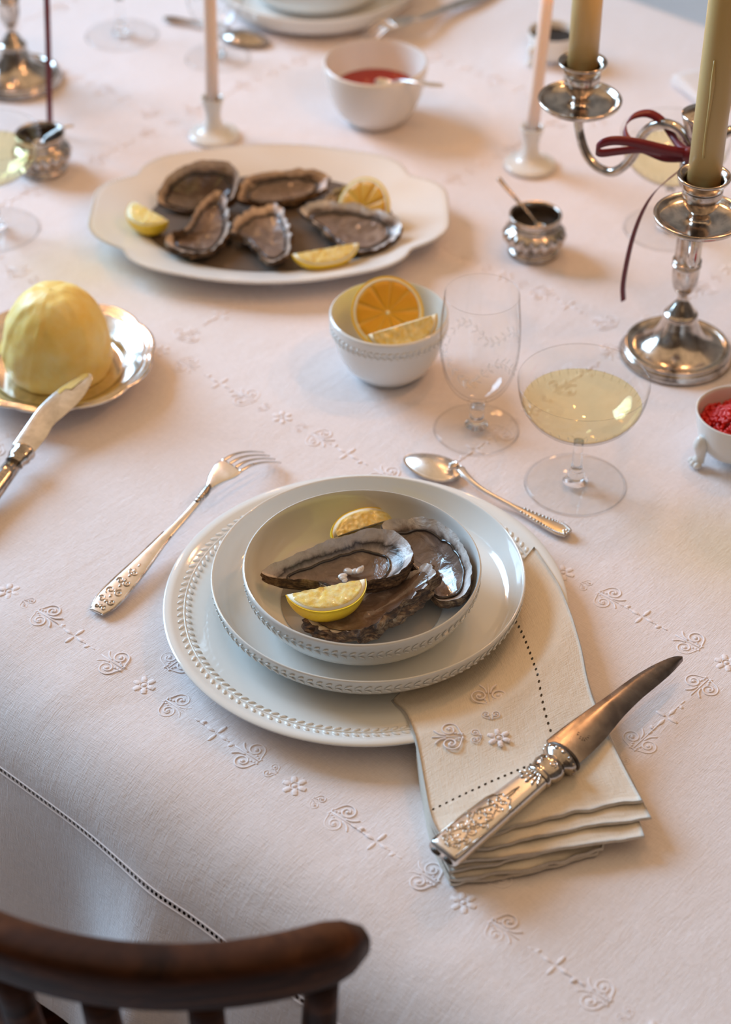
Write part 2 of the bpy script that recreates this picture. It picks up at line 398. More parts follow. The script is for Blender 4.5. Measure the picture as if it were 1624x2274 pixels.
for k in range(1, 4):
    for y in (-WIN_W/4, WIN_W/4): G().add(*box((0, y, WIN_H*k/4), (.03, WIN_W/2-.1, .028))).obj('glazing_bar', M['paint'], win, smooth=False)
for i in range(4):
    for y in (-WIN_W/4, WIN_W/4): G().add(*box((-.012, y, .06+(WIN_H-.12)*(i+.5)/4), (.004, WIN_W/2-.1, (WIN_H-.12)/4))).obj('pane', M['pane'], win, smooth=False)

# ------------------------------------------------------------------ table
B0, B1, A0, A1 = -.193, 1.00, -1.75, 1.10            # outline of the cloth-covered top
RC = .03; RN = .062                                  # how softly the cloth rolls over the far and near edges
tb = thing('dining_table', 'long dining table under the white embroidered linen cloth', 'table', UN((A0+A1)/2, (B0+B1)/2, -T), (0, 0, ANG))
g = G().add(*box((0, 0, T-.022), (A1-A0-.012, B1-B0-.004, .032))); g.obj('table_top', M['wood'], tb, smooth=False)
g = G()
for y in (-1, 1): g.add(*box((0, y*((B1-B0)/2-.12), T-.085), (A1-A0-.25, .022, .09)))
for x in (-1, 1): g.add(*box((x*((A1-A0)/2-.12), 0, T-.085), (.022, B1-B0-.25, .09)))
g.obj('apron', M['wood'], tb, smooth=False)
for x in (-1, 1):
    for y in (-1, 1):
        g = G().add(*lathe([(0, 0), (.022, 0), (.026, .02), (.02, .06), (.028, .3), (.034, .55), (.03, .6), (.036, .62), (.036, T-.04), (0, T-.04)], 20))
        g.obj('leg', M['wood'], tb, loc=(x*((A1-A0)/2-.13), y*((B1-B0)/2-.13), 0))

# ------------------------------------------------------------------ tablecloth
def drop(s, r, end=84):
    """how far out and down a cloth goes after s metres beyond the table edge"""
    lim = r*math.radians(end)
    if s <= 0: return 0.0, 0.0
    if s < lim: f = s/r; return r*math.sin(f), -r*(1-math.cos(f))
    f = math.radians(end); e = s-lim
    return r*math.sin(f)+e*math.cos(f), -r*(1-math.cos(f))-e*math.sin(f)
def cloth(a, b):
    z = 0.0; aa, bb = a, b; out = 0.0
    if b < B0:
        s = B0-b; o, dz = drop(s, RN, 80); bb = B0-o; z += dz
        k = min(1, max(0, (s-.05)/.16)); k = k*k*(3-2*k)
        fold = .006*math.sin(a*21+.9)+.004*math.sin(a*43+2.0)+.004*math.sin(a*9)
        fold += .016*math.exp(-((a-.040)/.030)**2)-.018*math.exp(-((a+.035)/.045)**2)
        bb -= k*(.006+fold); z += k*.004*math.sin(a*30)
    elif b > B1:
        s = b-B1; o, dz = drop(s, RC); bb = B1+o; z += dz
        k = min(1, max(0, (s-.02)/.14)); bb += k*(.012+.010*math.sin(a*19))
    if a < A0: s = A0-a; o, dz = drop(s, RC); aa = A0-o; z += dz
    elif a > A1: s = a-A1; o, dz = drop(s, RC); aa = A1+o; z += dz
    # soft creases left by ironing and folding
    wv = .0007*N3(a*7, b*9, 3.1)+.0004*N3(a*19, b*15, 7.7)
    edge = math.exp(-((b-(B0+.012))/.05)**2)
    wv += edge*.0030*N3(a*15, b*9, 1.3)
    z += wv-.0009
    return UN(aa, bb, z)
def axis(lo, hi, steps):
    out = [lo]
    for to, st in steps:
        n = max(1, int(round((to-out[-1])/st))); out += list(np.linspace(out[-1], to, n+1)[1:])
    return out
ax_a = axis(A0-.25, 0, [(A0+.04, .02), (-.95, .03), (.60, .008), (A1-.04, .03), (A1+.25, .02)])
ax_b = axis(B0-.30, 0, [(B0+.08, .006), (B1-.05, .013), (B1+.05, .008), (B1+.27, .02)])
V = np.array([cloth(a, b) for a in ax_a for b in ax_b]); uv = np.array([(a, b) for a in ax_a for b in ax_b])
F = [tuple(reversed(f)) for f in ringfaces(len(ax_a), len(ax_b), False)]
tc = thing('tablecloth', 'white linen tablecloth with raised embroidery and an openwork hem', 'tablecloth', (0, 0, 0))
mk('linen_sheet', V, F, M['cloth'], tc, uv=uv)
# raised cord on both sides of the openwork hem
for db in (-.0026, .0026):
    g = G().add(*tube([cloth(a, HEM_B+db)+np.array([-EN[0], -EN[1], .4])*.0003 for a in np.arange(-.95, .6, .008)], .0006, 5)); g.obj('hem_cord', M['thread'], tc)

# embroidery motifs, built flat about their own centre (x along the line)
def motif_flower():
    g = G().add(*ellipsoid((0, 0, .0004), (.0023, .0023, .0013)))
    for k in range(6):
        a = k*math.pi/3+.26; R = rotz(a)
        g.add(*ellipsoid((.0078*math.cos(a), .0078*math.sin(a), .0002), (.0041, .0031, .0014), R))
        g.add(*ellipsoid((.0105*math.cos(a), .0105*math.sin(a), .0001), (.0017, .0029, .0012), R))
    g.add(*tube(spiral((0, 0), .0045, .0045, 0, 1, 18, .0003), .0006, 5, cap=False)); g.V = [v*np.array([.74, .74, .8]) for v in g.V]; return g
def motif_scroll(s=1.0, leaf=True):
    g = G()
    for sg in (-1, 1):
        p = spiral((0, .0098*sg), .0022, .0096, 0, 1.45, 30, .0002); p[:, 1] = .0098*sg+(p[:, 1]-.0098*sg)*sg
        q = np.vstack([p, [(-.013, .0006*sg, .0002)]])
        g.add(*tube(resample(q, 34)*s, np.linspace(.0012, .0008, 34)*s, 5))
        g.add(*ellipsoid(np.array((0, .0098*sg, .0004))*s, (.0021*s, .0021*s, .0012)))
        for k in range(3):
            g.add(*ellipsoid(np.array((-.006-.0035*k, .0032*sg+.0012*sg*(k == 0), .0002))*s, (.0017*s, .0012*s, .0009)))
        if leaf:
            g.add(*tube(spl([(.004*s, .002*sg*s, .0002), (.011*s, .004*sg*s, .0003), (.0165*s, .0095*sg*s, .0002)], 5), np.array([.0004]+[.0011]*9+[.0004])*s, 5))
    if leaf: g.add(*tube([(-.013*s, 0, .0002), (.004*s, 0, .0002), (.019*s, 0, .0002)], .0006*s, 5))
    return g
def motif_sprig():
    g = G()
    for x, y, a, l in ((0, .0052, 1.57, .0045), (0, -.0052, 1.57, .0045), (.0068, 0, 0, .0034), (-.0068, 0, 0, .0034), (-.015, .002, .9, .002), (.015, -.002, .9, .002)):
        g.add(*ellipsoid((x, y, .0002), (l, .0015, .0011), rotz(a)))
    for k in range(-4, 5):
        if k: g.add(*ellipsoid((k*.0050, 0, .0002), (.0026, .0007, .0007)))
    return g
PROTO = {'flower': ('embroidered_flower', motif_flower()), 'scroll': ('embroidered_scroll', motif_scroll(.70)), 'small': ('embroidered_scroll', motif_scroll(.36, False)), 'sprig': ('embroidered_sprig', motif_sprig())}
PM = {}
def motif(kind, a, b, ang):
    p = cloth(a, b)+np.array([0, 0, .0001]); q = Q(p)
    if not (-120 < q[0] < IW+120 and -120 < q[1] < IH+150): return
    nm, g = PROTO[kind]
    if kind not in PM:
        o = g.obj(nm, M['thread'], tc); PM[kind] = o.data
    else:
        o = bpy.data.objects.new(nm, PM[kind]); COL.objects.link(o); o.parent = tc
    o.location = p; o.rotation_euler = (0, 0, ANG+ang); o.scale = (1, 1, .55)
NODE_A = .227; LINES_B = [-.158, .142, .442, .742]
def edge_run(a, b, da, db, ang, cross0, cross1):
    """one .15 m run of ornament from node (a,b) to the next"""
    def at(d): return a+da*d, b+db*d
    for d0, sgn, cr in ((0, 1, cross0), (.15, -1, cross1)):
        aa = ang if sgn > 0 else ang+math.pi
        if cr: motif('scroll', *at(d0+sgn*.032), aa)
        else:
            motif('small', *at(d0+sgn*.022), aa); motif('scroll', *at(d0+sgn*.043), aa)
    motif('sprig', *at(.075), ang)
for b in LINES_B:
    for k in range(-9, 5):
        a = NODE_A+.15*k
        motif('flower', a, b, 0)
        edge_run(a, b, 1, 0, 0, k % 2 == 0, k % 2 != 0)
for k in range(-5, 3):
    a = NODE_A+.30*k
    for b in LINES_B[:-1]:
        motif('flower', a, b+.15, math.pi/2)
        edge_run(a, b, 0, 1, math.pi/2, True, False); edge_run(a, b+.15, 0, 1, math.pi/2, False, True)

# ================================================================== chair
ZR = .115                                                      # height of the bow above the table top
pa, pb, pc = P(0, 2112, ZR), P(400, 2178, ZR), P(765, 2106, ZR)
def circ(a, b, c):
    A = np.array([[b[0]-a[0], b[1]-a[1]], [c[0]-a[0], c[1]-a[1]]])*2
    r = np.array([b[0]**2+b[1]**2-a[0]**2-a[1]**2, c[0]**2+c[1]**2-a[0]**2-a[1]**2]); o = np.linalg.solve(A, r)
    return o, math.hypot(a[0]-o[0], a[1]-o[1])
co, CR = circ(pa, pb, pc)
SEAT = -.30
ch = thing('chair', 'dark brown wooden chair with a curved bow back on turned spindles', 'chair', (co[0], co[1], -T))
zl = T+ZR
th_r = math.atan2(pc[1]-co[1], pc[0]-co[0])+.055; th_l = th_r-math.radians(162)
ths = np.linspace(th_r, th_l, 60)
path = np.array([(CR*math.cos(t), CR*math.sin(t), zl+.006*math.sin((t-th_l)/(th_r-th_l)*math.pi)) for t in ths])
g = G(); secs = []
for i, t in enumerate(ths):
    e = np.array([math.cos(t), math.sin(t), 0]); f = min(1, (i+.35)/3.0, (59-i+.35)/3.0); f = math.sqrt(1-(1-f)**2)
    sec = []
    for k in range(20):
        a = 2*math.pi*k/20; x = math.copysign(abs(math.cos(a))**.62, math.cos(a)); z = math.copysign(abs(math.sin(a))**.62, math.sin(a))
        sec.append(path[i]+e*(x*.0150+z*.004)*f+np.array([0, 0, z*.0230*f]))
    secs.append(sec)
V = np.vstack(secs+[[path[0]], [path[-1]]]); n = 60
F = ringfaces(n, 20)+[(n*20, (j+1) % 20, j) for j in range(20)]+[(n*20+1, (n-1)*20+j, (n-1)*20+(j+1) % 20) for j in range(20)]
mk('bow_rail', V, F, M['wood'], ch)
def atang(px, py):
    q = P(px, py, ZR-.02); return math.atan2(q[1]-co[1], q[0]-co[0])
spx = [atang(706, 2150), atang(455, 2185), atang(230, 2175), atang(40, 2130)]
step = (spx[0]-spx[3])/3
for t in [spx[0], spx[1], spx[2], spx[3], spx[3]-step, spx[3]-2*step, spx[3]-3*step]:
    e = np.array([math.cos(t), math.sin(t), 0]); top = e*CR*.995+np.array([0, 0, zl-.012]); bot = e*CR*.80+np.array([0, 0, T+SEAT])
    p = np.array([bot+(top-bot)*s for s in np.linspace(0, 1, 14)])
    g = G().add(*tube(p, [.008, .009, .011, .0125, .013, .012, .0095, .0115, .0095, .012, .012, .011, .0105, .0105], 10)); g.obj('spindle', M['wood'], ch)
prof = [(0, T+SEAT-.035), (CR*.86, T+SEAT-.035), (CR*.93, T+SEAT-.022), (CR*.95, T+SEAT-.01), (CR*.90, T+SEAT), (CR*.7, T+SEAT-.004), (0, T+SEAT-.008)]
g = G().add(*lathe(prof, 40, lambda t, r, z: 1+.05*math.cos(2*(t-math.radians(48))))); g.obj('seat', M['wood'], ch)
for k in range(4):
    a = math.radians(48+45+90*k); e = np.array([math.cos(a), math.sin(a), 0]); top = e*CR*.62+np.array([0, 0, T+SEAT-.03]); bot = e*CR*.92
    p = np.array([bot+(top-bot)*s for s in np.linspace(0, 1, 12)])
    G().add(*tube(p, [.011, .012, .013, .016, .018, .014, .018, .019, .018, .017, .016, .015], 10)).obj('leg', M['wood'], ch)
for k in (0, 2):
    a0 = math.radians(48+45+90*k); a1 = a0+math.pi/2; r = CR*.795
    p = np.array([(r*(math.cos(a0)*(1-s)+math.cos(a1)*s), r*(math.sin(a0)*(1-s)+math.sin(a1)*s), .19) for s in np.linspace(0, 1, 9)])
    G().add(*tube(p, [.007, .009, .011, .012, .012, .012, .011, .009, .007], 8)).obj('stretcher', M['wood'], ch)

# ================================================================== porcelain
def leafband(pos, frame, n, d, size, beta=.62, nu=6, nv=4):
    """two rows of leaf beads around a ring, herringbone"""
    g = G()
    for k in range(n):
        th = 2*math.pi*k/n; c = pos(th); t, a, m = frame(th)
        for s in (-1, 1):
            l = t*math.cos(beta)+a*s*math.sin(beta); w2 = np.cross(m, l)
            R = np.stack([l, w2, m], 1); g.add(*ellipsoid(c+a*s*d, size, R, nu, nv))
    return g
def flatframe(slope):
    def f(th):
        r = np.array([math.cos(th), math.sin(th), 0]); t = np.array([-math.sin(th), math.cos(th), 0]); a = r*math.cos(slope)+np.array([0, 0, math.sin(slope)])
        return t, a, np.cross(a, t)*-1 if np.cross(a, t)[2] < 0 else np.cross(a, t)
    return f
def wallframe(slope):
    def f(th):
        r = np.array([math.cos(th), math.sin(th), 0]); t = np.array([-math.sin(th), math.cos(th), 0]); a = np.array([0, 0, math.cos(slope)])+r*math.sin(slope)
        m = r*math.cos(slope)-np.array([0, 0, math.sin(slope)]); return t, a, m
    return f
def ringpos(r, z): return lambda th: np.array([r*math.cos(th), r*math.sin(th), z])
CH_PROF = [(0, .003), (.084, .003), (.087, 0), (.093, 0), (.096, .0035), (.12, .0085), (.147, .0165), (.1500, .0185), (.1502, .0198), (.149, .0208), (.143, .0198),
           (.1405, .0180), (.128, .0150), (.1235, .0142), (.118, .0135), (.109, .0110), (.102, .0082), (.09, .0072), (.05, .007), (0, .007)]
ch_plate = thing('charger_plate', 'wide white porcelain charger plate with a leaf-rope rim, under the other dishes', 'plate', (0, 0, 0))
mk('plate_body', *lathe(CH_PROF, 128), M['porcelain'], ch_plate, sharp=50)
leafband(ringpos(.1345, .01665), flatframe(.22), 124, .0031, (.0037, .0017, .0010)).obj('leaf_band', M['porcelain'], ch_plate)
g = G().add(*tube([(r_*math.cos(t), r_*math.sin(t), z_) for r_, z_ in ((.1345, .0167),) for t in np.linspace(0, 2*math.pi, 129)], .0006, 6, cap=False))
g.obj('centre_cord', M['porcelain'], ch_plate)

DP_PROF = [(0, .003), (.068, .003), (.071, 0), (.077, 0), (.08, .003), (.098, .0055), (.108, .0105), (.1135, .019), (.1158, .0275), (.1162, .0295), (.1155, .0305), (.1143, .0295),
           (.1120, .022), (.1065, .0125), (.099, .0085), (.08, .007), (0, .0068)]
Z_DP = .0105
PLATE_C = np.array([.002, .0065, Z_DP])
dplate = thing('dinner_plate', 'pale porcelain dinner plate with upturned rim, directly below the oyster bowl', 'plate', PLATE_C)
mk('plate_body', *lathe(spl(DP_PROF, 2), 112), M['porcelain'], dplate, sharp=60)
leafband(ringpos(.1149, .0215), wallframe(.26), 104, .0022, (.0034, .0013, .0006)).obj('leaf_band', M['porcelain'], dplate)
BW_PROF = [(0, .002), (.042, .002), (.044, 0), (.050, 0), (.053, .0025), (.068, .0065), (.0785, .0155), (.0845, .028), (.0868, .0385), (.0870, .0412), (.0862, .0422), (.0850, .0412),
           (.0828, .030), (.0768, .0175), (.067, .0092), (.052, .0058), (0, .0055)]
Z_BW = Z_DP+.0068
BOWL_C = np.array([-.0025, -.0055, Z_BW])
obowl = thing('oyster_bowl', 'shallow round porcelain bowl holding three oysters, on top of the plates', 'bowl', BOWL_C)
mk('bowl_body', *lathe(spl(BW_PROF, 2), 112), M['porcelain'], obowl, sharp=60)
leafband(ringpos(.0860, .0310), wallframe(.20), 84, .0021, (.0032, .0012, .0005)).obj('leaf_band', M['porcelain'], obowl)
mk('oyster_liquor', *disc(.0600, .0078, 64, 4), M['brine_shaded'], obowl)  # liquor disc whose colour also carries the shade inside the bowl

# second place setting across the table
C2 = P(703, -60, .035); C2[2] = 0
dup(dplate, (C2[0], C2[1], 0), (0, 0, .3), 'porcelain dinner plate cut off by the top edge, across the table')
dup(obowl, (C2[0], C2[1]+.004, .0068), (0, 0, .1), 'small porcelain bowl stacked on the far dinner plate at the top edge', skip=('oyster_liquor',))

# small deep bowls
SB_PROF = [(0, .002), (.023, .002), (.024, 0), (.028, 0), (.030, .003), (.038, .011), (.0455, .027), (.0498, .045), (.0512, .057), (.0510, .0592), (.0500, .060), (.0490, .0590),
           (.0475, .047), (.0430, .029), (.0355, .0150), (.025, .0082), (0, .007)]
c = P(864, 693, .060); LB = np.array([c[0], c[1], 0])
lbowl = thing('lemon_bowl', 'small deep white porcelain bowl with cut lemon, beside the water goblet', 'bowl', LB)
mk('bowl_body', *lathe(spl(SB_PROF, 2), 96), M['porcelain'], lbowl, sharp=60)
leafband(ringpos(.0503, .0475), wallframe(.14), 56, .0023, (.0034, .0014, .0010)).obj('leaf_band', M['porcelain'], lbowl)
c = P(834, 146, .060); SBC = np.array([c[0], c[1], 0])
sbowl = thing('sauce_bowl', 'white bowl of dark red sauce with a teaspoon, near the far plates', 'bowl', SBC)
V, F = lathe(spl(SB_PROF, 2), 96); mk('bowl_body', V*np.array([1.06, 1.06, 1.08]), F, M['ivory'], sbowl, sharp=60)
mk('red_sauce', *disc(.0455, .034, 48, 4), M['sauce'], sbowl)

# ------------------------------------------------------------------ scalloped platter
PC = P(600, 476, .018); PC[2] = 0; PLA, PLB = .171, .128
def plat_f(t):
    d = 0
    for c_ in (math.radians(34), math.radians(146), math.radians(214), math.radians(326)):
        e = (t-c_+math.pi) % (2*math.pi)-math.pi
        d += -.045*math.exp(-(e/.10)**2)+.028*math.exp(-((abs(e)-.30)/.16)**2)
    return 1+d
pl = thing('oyster_platter', 'large oval scalloped white platter of oysters and lemon', 'platter', PC)
prof = [(0, .003), (.62, .003), (.64, 0), (.68, 0), (.70, .005), (.84, .010), (.985, .0195), (1.0, .0215), (.995, .0235), (.97, .0228), (.86, .0165), (.745, .0130), (.705, .0095), (.66, .0078), (.3, .0074), (0, .0074)]
n = 160; ths = np.linspace(0, 2*math.pi, n, endpoint=False); V = []
for r, z in prof:
    r = max(r, 1e-4)
    for t in ths:
        k = 1+(plat_f(t)-1)*min(1, max(0, (r-.55)/.45)); V.append((PLA*r*k*math.cos(t), PLB*r*k*math.sin(t), z+(.004*(plat_f(t)-1)/.03*max(0, r-.8))))
mk('platter_body', V, ringfaces(len(prof), n), M['ivory'], pl)
g = G(); ring = resample(np.array([(PLA*plat_f(t)*.995*math.cos(t), PLB*plat_f(t)*.995*math.sin(t), .0228+.0008*(plat_f(t)-1)/.03) for t in np.linspace(0, 2*math.pi, 400, endpoint=False)]), 240, True)
for q in ring: g.add(*ellipsoid(q, (.0019, .0019, .0016), None, 6, 4))
g.obj('beaded_edge', M['ivory'], pl)
V = []; rings = 8
for i in range(rings+1):
    for t in ths[::2]: V.append((PLA*.70*max(i/rings, 1e-4)*math.cos(t), PLB*.70*max(i/rings, 1e-4)*math.sin(t), .0098))
mk('oyster_liquor', V, ringfaces(rings+1, 80), M['brine'], pl)

# ================================================================== oysters
def oyster(label, pts, base_z, depth, seed, lining='nacre', meat=.72, group=None, rag=1.0, lobes=13, meat_z=.35, white=None, frill=True, wall=.0022):
    rim = resample(spl([P(*q) for q in pts], 10, True), 132, True); n = len(rim)
    C = rim.mean(0); root = np.array([C[0], C[1], base_z]); R = rim-root
    o2 = R[:, :2]-R[:, :2].mean(0); L = np.linalg.norm(o2, axis=1)[:, None]; out = np.hstack([o2/L, np.zeros((n, 1))])
    ang = np.linspace(0, 2*math.pi, n, endpoint=False); ca, sa = np.cos(ang), np.sin(ang)
    rz = np.array([N3(ca[k]*lobes/5, sa[k]*lobes/5, seed)+.6*N3(ca[k]*lobes/2, sa[k]*lobes/2, seed+5) for k in range(n)])
    rr = np.array([N3(ca[k]*lobes/4, sa[k]*lobes/4, seed+9)+.8*N3(ca[k]*lobes/1.6, sa[k]*lobes/1.6, seed+15) for k in range(n)])
    R0 = R.copy(); R = R+out*(rr*.0019*rag)[:, None]; R[:, 2] += rz*.0019*rag
    zc = R[:, 2].mean()
    root_o = thing('oyster', label, 'oyster', root, group=group)
    # lining
    def inner(rho, k):
        q = R0[k]+(R[k]-R0[k])*rho**9
        return np.array([q[0]*rho, q[1]*rho, max(.0022, zc+(q[2]-zc)*rho**1.6-depth*(1-rho**2.6))])
    rhos = [1, .985, .96, .92, .87, .81, .74, .66, .57, .47, .36, .24, .12, .01]
    V = np.array([inner(r, k) for r in rhos for k in range(n)]); att = np.repeat(rhos, n)
    mk('nacre_lining', V, [tuple(reversed(f)) for f in ringfaces(len(rhos), n)][::1], M[lining], root_o, attr={'rho': att})
    # outside
    V = [R.copy()]; J = 16
    for j in range(1, J+1):
        f = j/J; sc = 1-.9*f**2.4; W = np.empty((n, 3))
        for k in range(n):
            z = max(R[k, 2], .004)*(1-f**.85)
            rg = .0020*N3(ca[k]*3.2, sa[k]*3.2, f*7+seed)+.0014*N3(ca[k]*9, sa[k]*9, f*16+seed)+.0011*math.sin(f*26+3*N3(ca[k]*2, sa[k]*2, seed))
            bul = wall*math.sin(min(1, f*2.2)*math.pi/2)+rg*rag*(1-f)**.3
            W[k] = R[k]*np.array([sc, sc, 0])+out[k]*bul*(1-f**2); W[k, 2] = z
        V.append(W)
    mk('shell', np.vstack(V), ringfaces(J+1, n), M['shell'], root_o)
    # flesh
    if meat:
        ms = [1, .95, .86, .74, .6, .45, .3, .15, .01]; V = []
        for r in ms:
            for k in range(n):
                rho = r*meat*(1+.05*N3(ca[k]*2.5, sa[k]*2.5, seed+3)*r); q = inner(rho, k)
                q[2] += depth*meat_z*(1-r**3)*.8+.0006+.0016*N3(q[0]*110, q[1]*110, seed)*(1-r**4); V.append(q)
        mk('oyster_flesh', V, [tuple(reversed(f)) for f in ringfaces(len(ms), n)], M['meat'], root_o)
        if frill:
            q = np.array([inner(meat*(1+.05*N3(ca[k]*2.5, sa[k]*2.5, seed+3))*1.015, k)+np.array([0, 0, .0010+.0006*N3(ca[k]*8, sa[k]*8, seed)]) for k in range(n)])
            mk('mantle_edge', *tube(np.vstack([q, q[:1]]), .0011, 6, cap=False), M['frill'], root_o)
    if white:
        g = G(); rng = random.Random(seed)
        for (px, py, pz, l, w_, h, a) in white:
            q = P(px, py, pz)-root
            for k in range(3):
                g.add(*ellipsoid(q+np.array([rng.uniform(-1, 1)*l*.6, rng.uniform(-1, 1)*w_*.6, rng.uniform(0, 1)*h]), (l*rng.uniform(.5, 1), w_*rng.uniform(.5, 1), h*.8), rotz(a+rng.uniform(-.5, .5)), 10, 6))
        g.obj('torn_flesh', M['white_flesh'], root_o)
    return root_o
zb = Z_BW+.0058
oyster('oyster with its pale right end up, at the left of the bowl', [(583, 1266, .046), (640, 1238, .050), (700, 1212, .054), (765, 1190, .057), (825, 1173, .058), (870, 1180, .058), (903, 1198, .058), (916, 1225, .057), (908, 1252, .055),
        (880, 1276, .052), (830, 1286, .050), (790, 1296, .048), (735, 1300, .046), (690, 1286, .045), (640, 1285, .044), (600, 1282, .044)], zb, .0185, 3, 'nacre', .66, 'oysters in the bowl', .9, 13, .18,
        white=[(782, 1272, .040, .0055, .0032, .0025, .3), (800, 1268, .042, .0048, .0025, .002, .9), (760, 1285, .042, .004, .003, .002, 0)])
oyster('oyster with dark flesh leaning on the right wall of the bowl', [(850, 1164, .050), (890, 1152, .054), (945, 1150, .057), (995, 1172, .058), (1028, 1208, .058), (1045, 1250, .056), (1045, 1292, .052), (1030, 1322, .046), (1000, 1334, .042),
        (968, 1330, .040), (950, 1300, .038), (930, 1270, .038), (895, 1235, .040), (862, 1195, .044)], zb, .0165, 11, 'nacre_pale', .80, 'oysters in the bowl', .8, 13, .12)
oyster('oyster with a rough brown shell edge, nearest in the bowl', [(948, 1252, .055), (966, 1264, .055), (952, 1292, .053), (918, 1322, .051), (878, 1350, .049), (838, 1380, .046), (795, 1398, .043), (745, 1401, .039), (705, 1392, .037), (682, 1377, .037),
        (700, 1362, .038), (745, 1352, .037), (790, 1335, .036), (820, 1310, .036), (858, 1290, .038), (905, 1274, .042)], zb, .0135, 23, 'nacre', .86, 'oysters in the bowl', 1.9, 17, .30, frill=False, wall=.0075)
zp = .0095; og = 'oysters on the platter'
oyster('oyster propped up on edge at the back left of the platter', [(352, 447, .020), (362, 408, .034), (392, 375, .049), (440, 357, .058), (500, 358, .058), (527, 378, .052), (527, 412, .042), (512, 442, .030), (470, 456, .021), (410, 466, .016)], zp, .018, 31, 'nacre_tan', .78, og, 1.0, 11, .2)
oyster('narrow oyster with a white crinkled lip, front left on the platter', [(490, 424, .030), (507, 462, .029), (508, 500, .027), (492, 532, .025), (468, 556, .025), (428, 560, .025), (400, 554, .025), (374, 545, .025), (374, 522, .026), (398, 512, .028), (418, 500, .030), (434, 470, .032), (455, 440, .032)], zp, .013, 37, 'nacre_tan', .74, og, 1.5, 15, .3)
oyster('long flat oyster at the back of the platter', [(525, 437, .026), (540, 403, .033), (572, 386, .037), (640, 375, .039), (692, 377, .036), (724, 386, .033), (728, 404, .029), (705, 426, .025), (640, 443, .023), (570, 450, .022)], zp, .012, 41, 'nacre_tan', .72, og, 1.2, 13, .25)
oyster('oyster with a dark knobbly hinge in the middle of the platter', [(597, 455, .028), (625, 462, .028), (638, 492, .028), (646, 530, .026), (640, 562, .024), (614, 579, .023), (588, 572, .023), (565, 548, .024), (545, 526, .025), (516, 512, .028), (520, 492, .030), (556, 466, .031)], zp, .012, 47, 'nacre_tan', .78, og, 1.5, 15, .3)
oyster('long oyster with a white end at the right of the platter', [(668, 466, .025), (700, 449, .032), (770, 450, .034), (830, 462, .034), (870, 475, .034), (890, 492, .030), (884, 522, .024), (850, 547, .021), (812, 557, .020), (772, 550, .020), (735, 526, .021), (700, 492, .023)], zp, .013, 53, 'nacre_pale', .74, og, 1.2, 13, .25)
oyster('small pale oyster shell beside the lemon slice on the platter', [(722, 448, .020), (732, 428, .024), (766, 413, .030), (796, 420, .030), (802, 444, .024), (768, 458, .018)], zp, .008, 59, 'nacre_pale', 0, og, 1.4, 13)

# ================================================================== lemons
def wedge(label, loc, rot, a=.031, r=.023, alpha=1.0, group=None, flesh='flesh'):
    """lemon wedge: cut face in the local xy plane (y<0), rind on the outside"""
    o = thing('lemon_wedge', label, 'lemon wedge', loc, rot, group)
    nx, na = 48, 12; ts = np.linspace(-1, 1, nx)
    def rad(t): return r*max(0, 1-abs(t)**2.3)**.62
    def grid(s, ex=0.0):
        return np.array([(a*t*(1 if s > .99 else s+.02), -rad(t)*s*math.cos(f), -rad(t)*s*math.sin(f)) for t in ts for f in np.linspace(0-ex, alpha+ex, na)])
    V0, V1 = grid(1.0), grid(.945); k = len(V0)
    F = ringfaces(nx, na, False)+[tuple(i+k for i in reversed(f)) for f in ringfaces(nx, na, False)]
    for i in range(nx-1):
        F.append((i*na, k+i*na, k+(i+1)*na, (i+1)*na)); F.append((i*na+na-1, (i+1)*na+na-1, k+(i+1)*na+na-1, k+i*na+na-1))
    mk('rind', np.vstack([V0, V1]), F, M['rind'], o)
    V1 = grid(.945); ax_ = np.array([(a*.95*t, 0, 0) for t in ts]); V = np.vstack([V1, ax_]); F = ringfaces(nx, na, False)
    for i in range(nx-1):
        F.append((i*na, (i+1)*na, k+i+1, k+i)); F.append((i*na+na-1, k+i, k+i+1, (i+1)*na+na-1))
    mk('pith', V, F, M['pith'], o)
    for f0, sg in ((0, 1), (alpha, -1)):
        nrm = np.array([0, 0, 1.0]) if sg > 0 else np.array([0, math.sin(alpha)*-1, math.cos(alpha)])*-1
        nrm = np.array([0, 0, 1.0]) if sg > 0 else np.array([0, math.sin(alpha), -math.cos(alpha)])
        V = []; rs = [.03, .12, .22, .32, .42, .52, .62, .71, .78, .83, .85]
        for i, t in enumerate(ts*.86):
            for q in rs:
                h = .0013*math.sin(min(1, (.87-q)*5)*math.pi/2)*(1-abs(t/.87)**6)*(1+.9*N3(t*7, q*9, loc[0]*50)-.75*(1-abs(math.sin(math.atan2(q+.05, t)*4.5))**.35)) if q < .85 and abs(t) < .85 else -.0004
                y = rad(t/.90)*q*(1 if q > .06 else 1)
                V.append(np.array([a*t, -y*math.cos(f0), -y*math.sin(f0)])+nrm*h)
        F = ringfaces(nx, len(rs), False)
        mk('flesh', V, F if sg < 0 else [tuple(reversed(f)) for f in F], M[flesh], o)
    return o
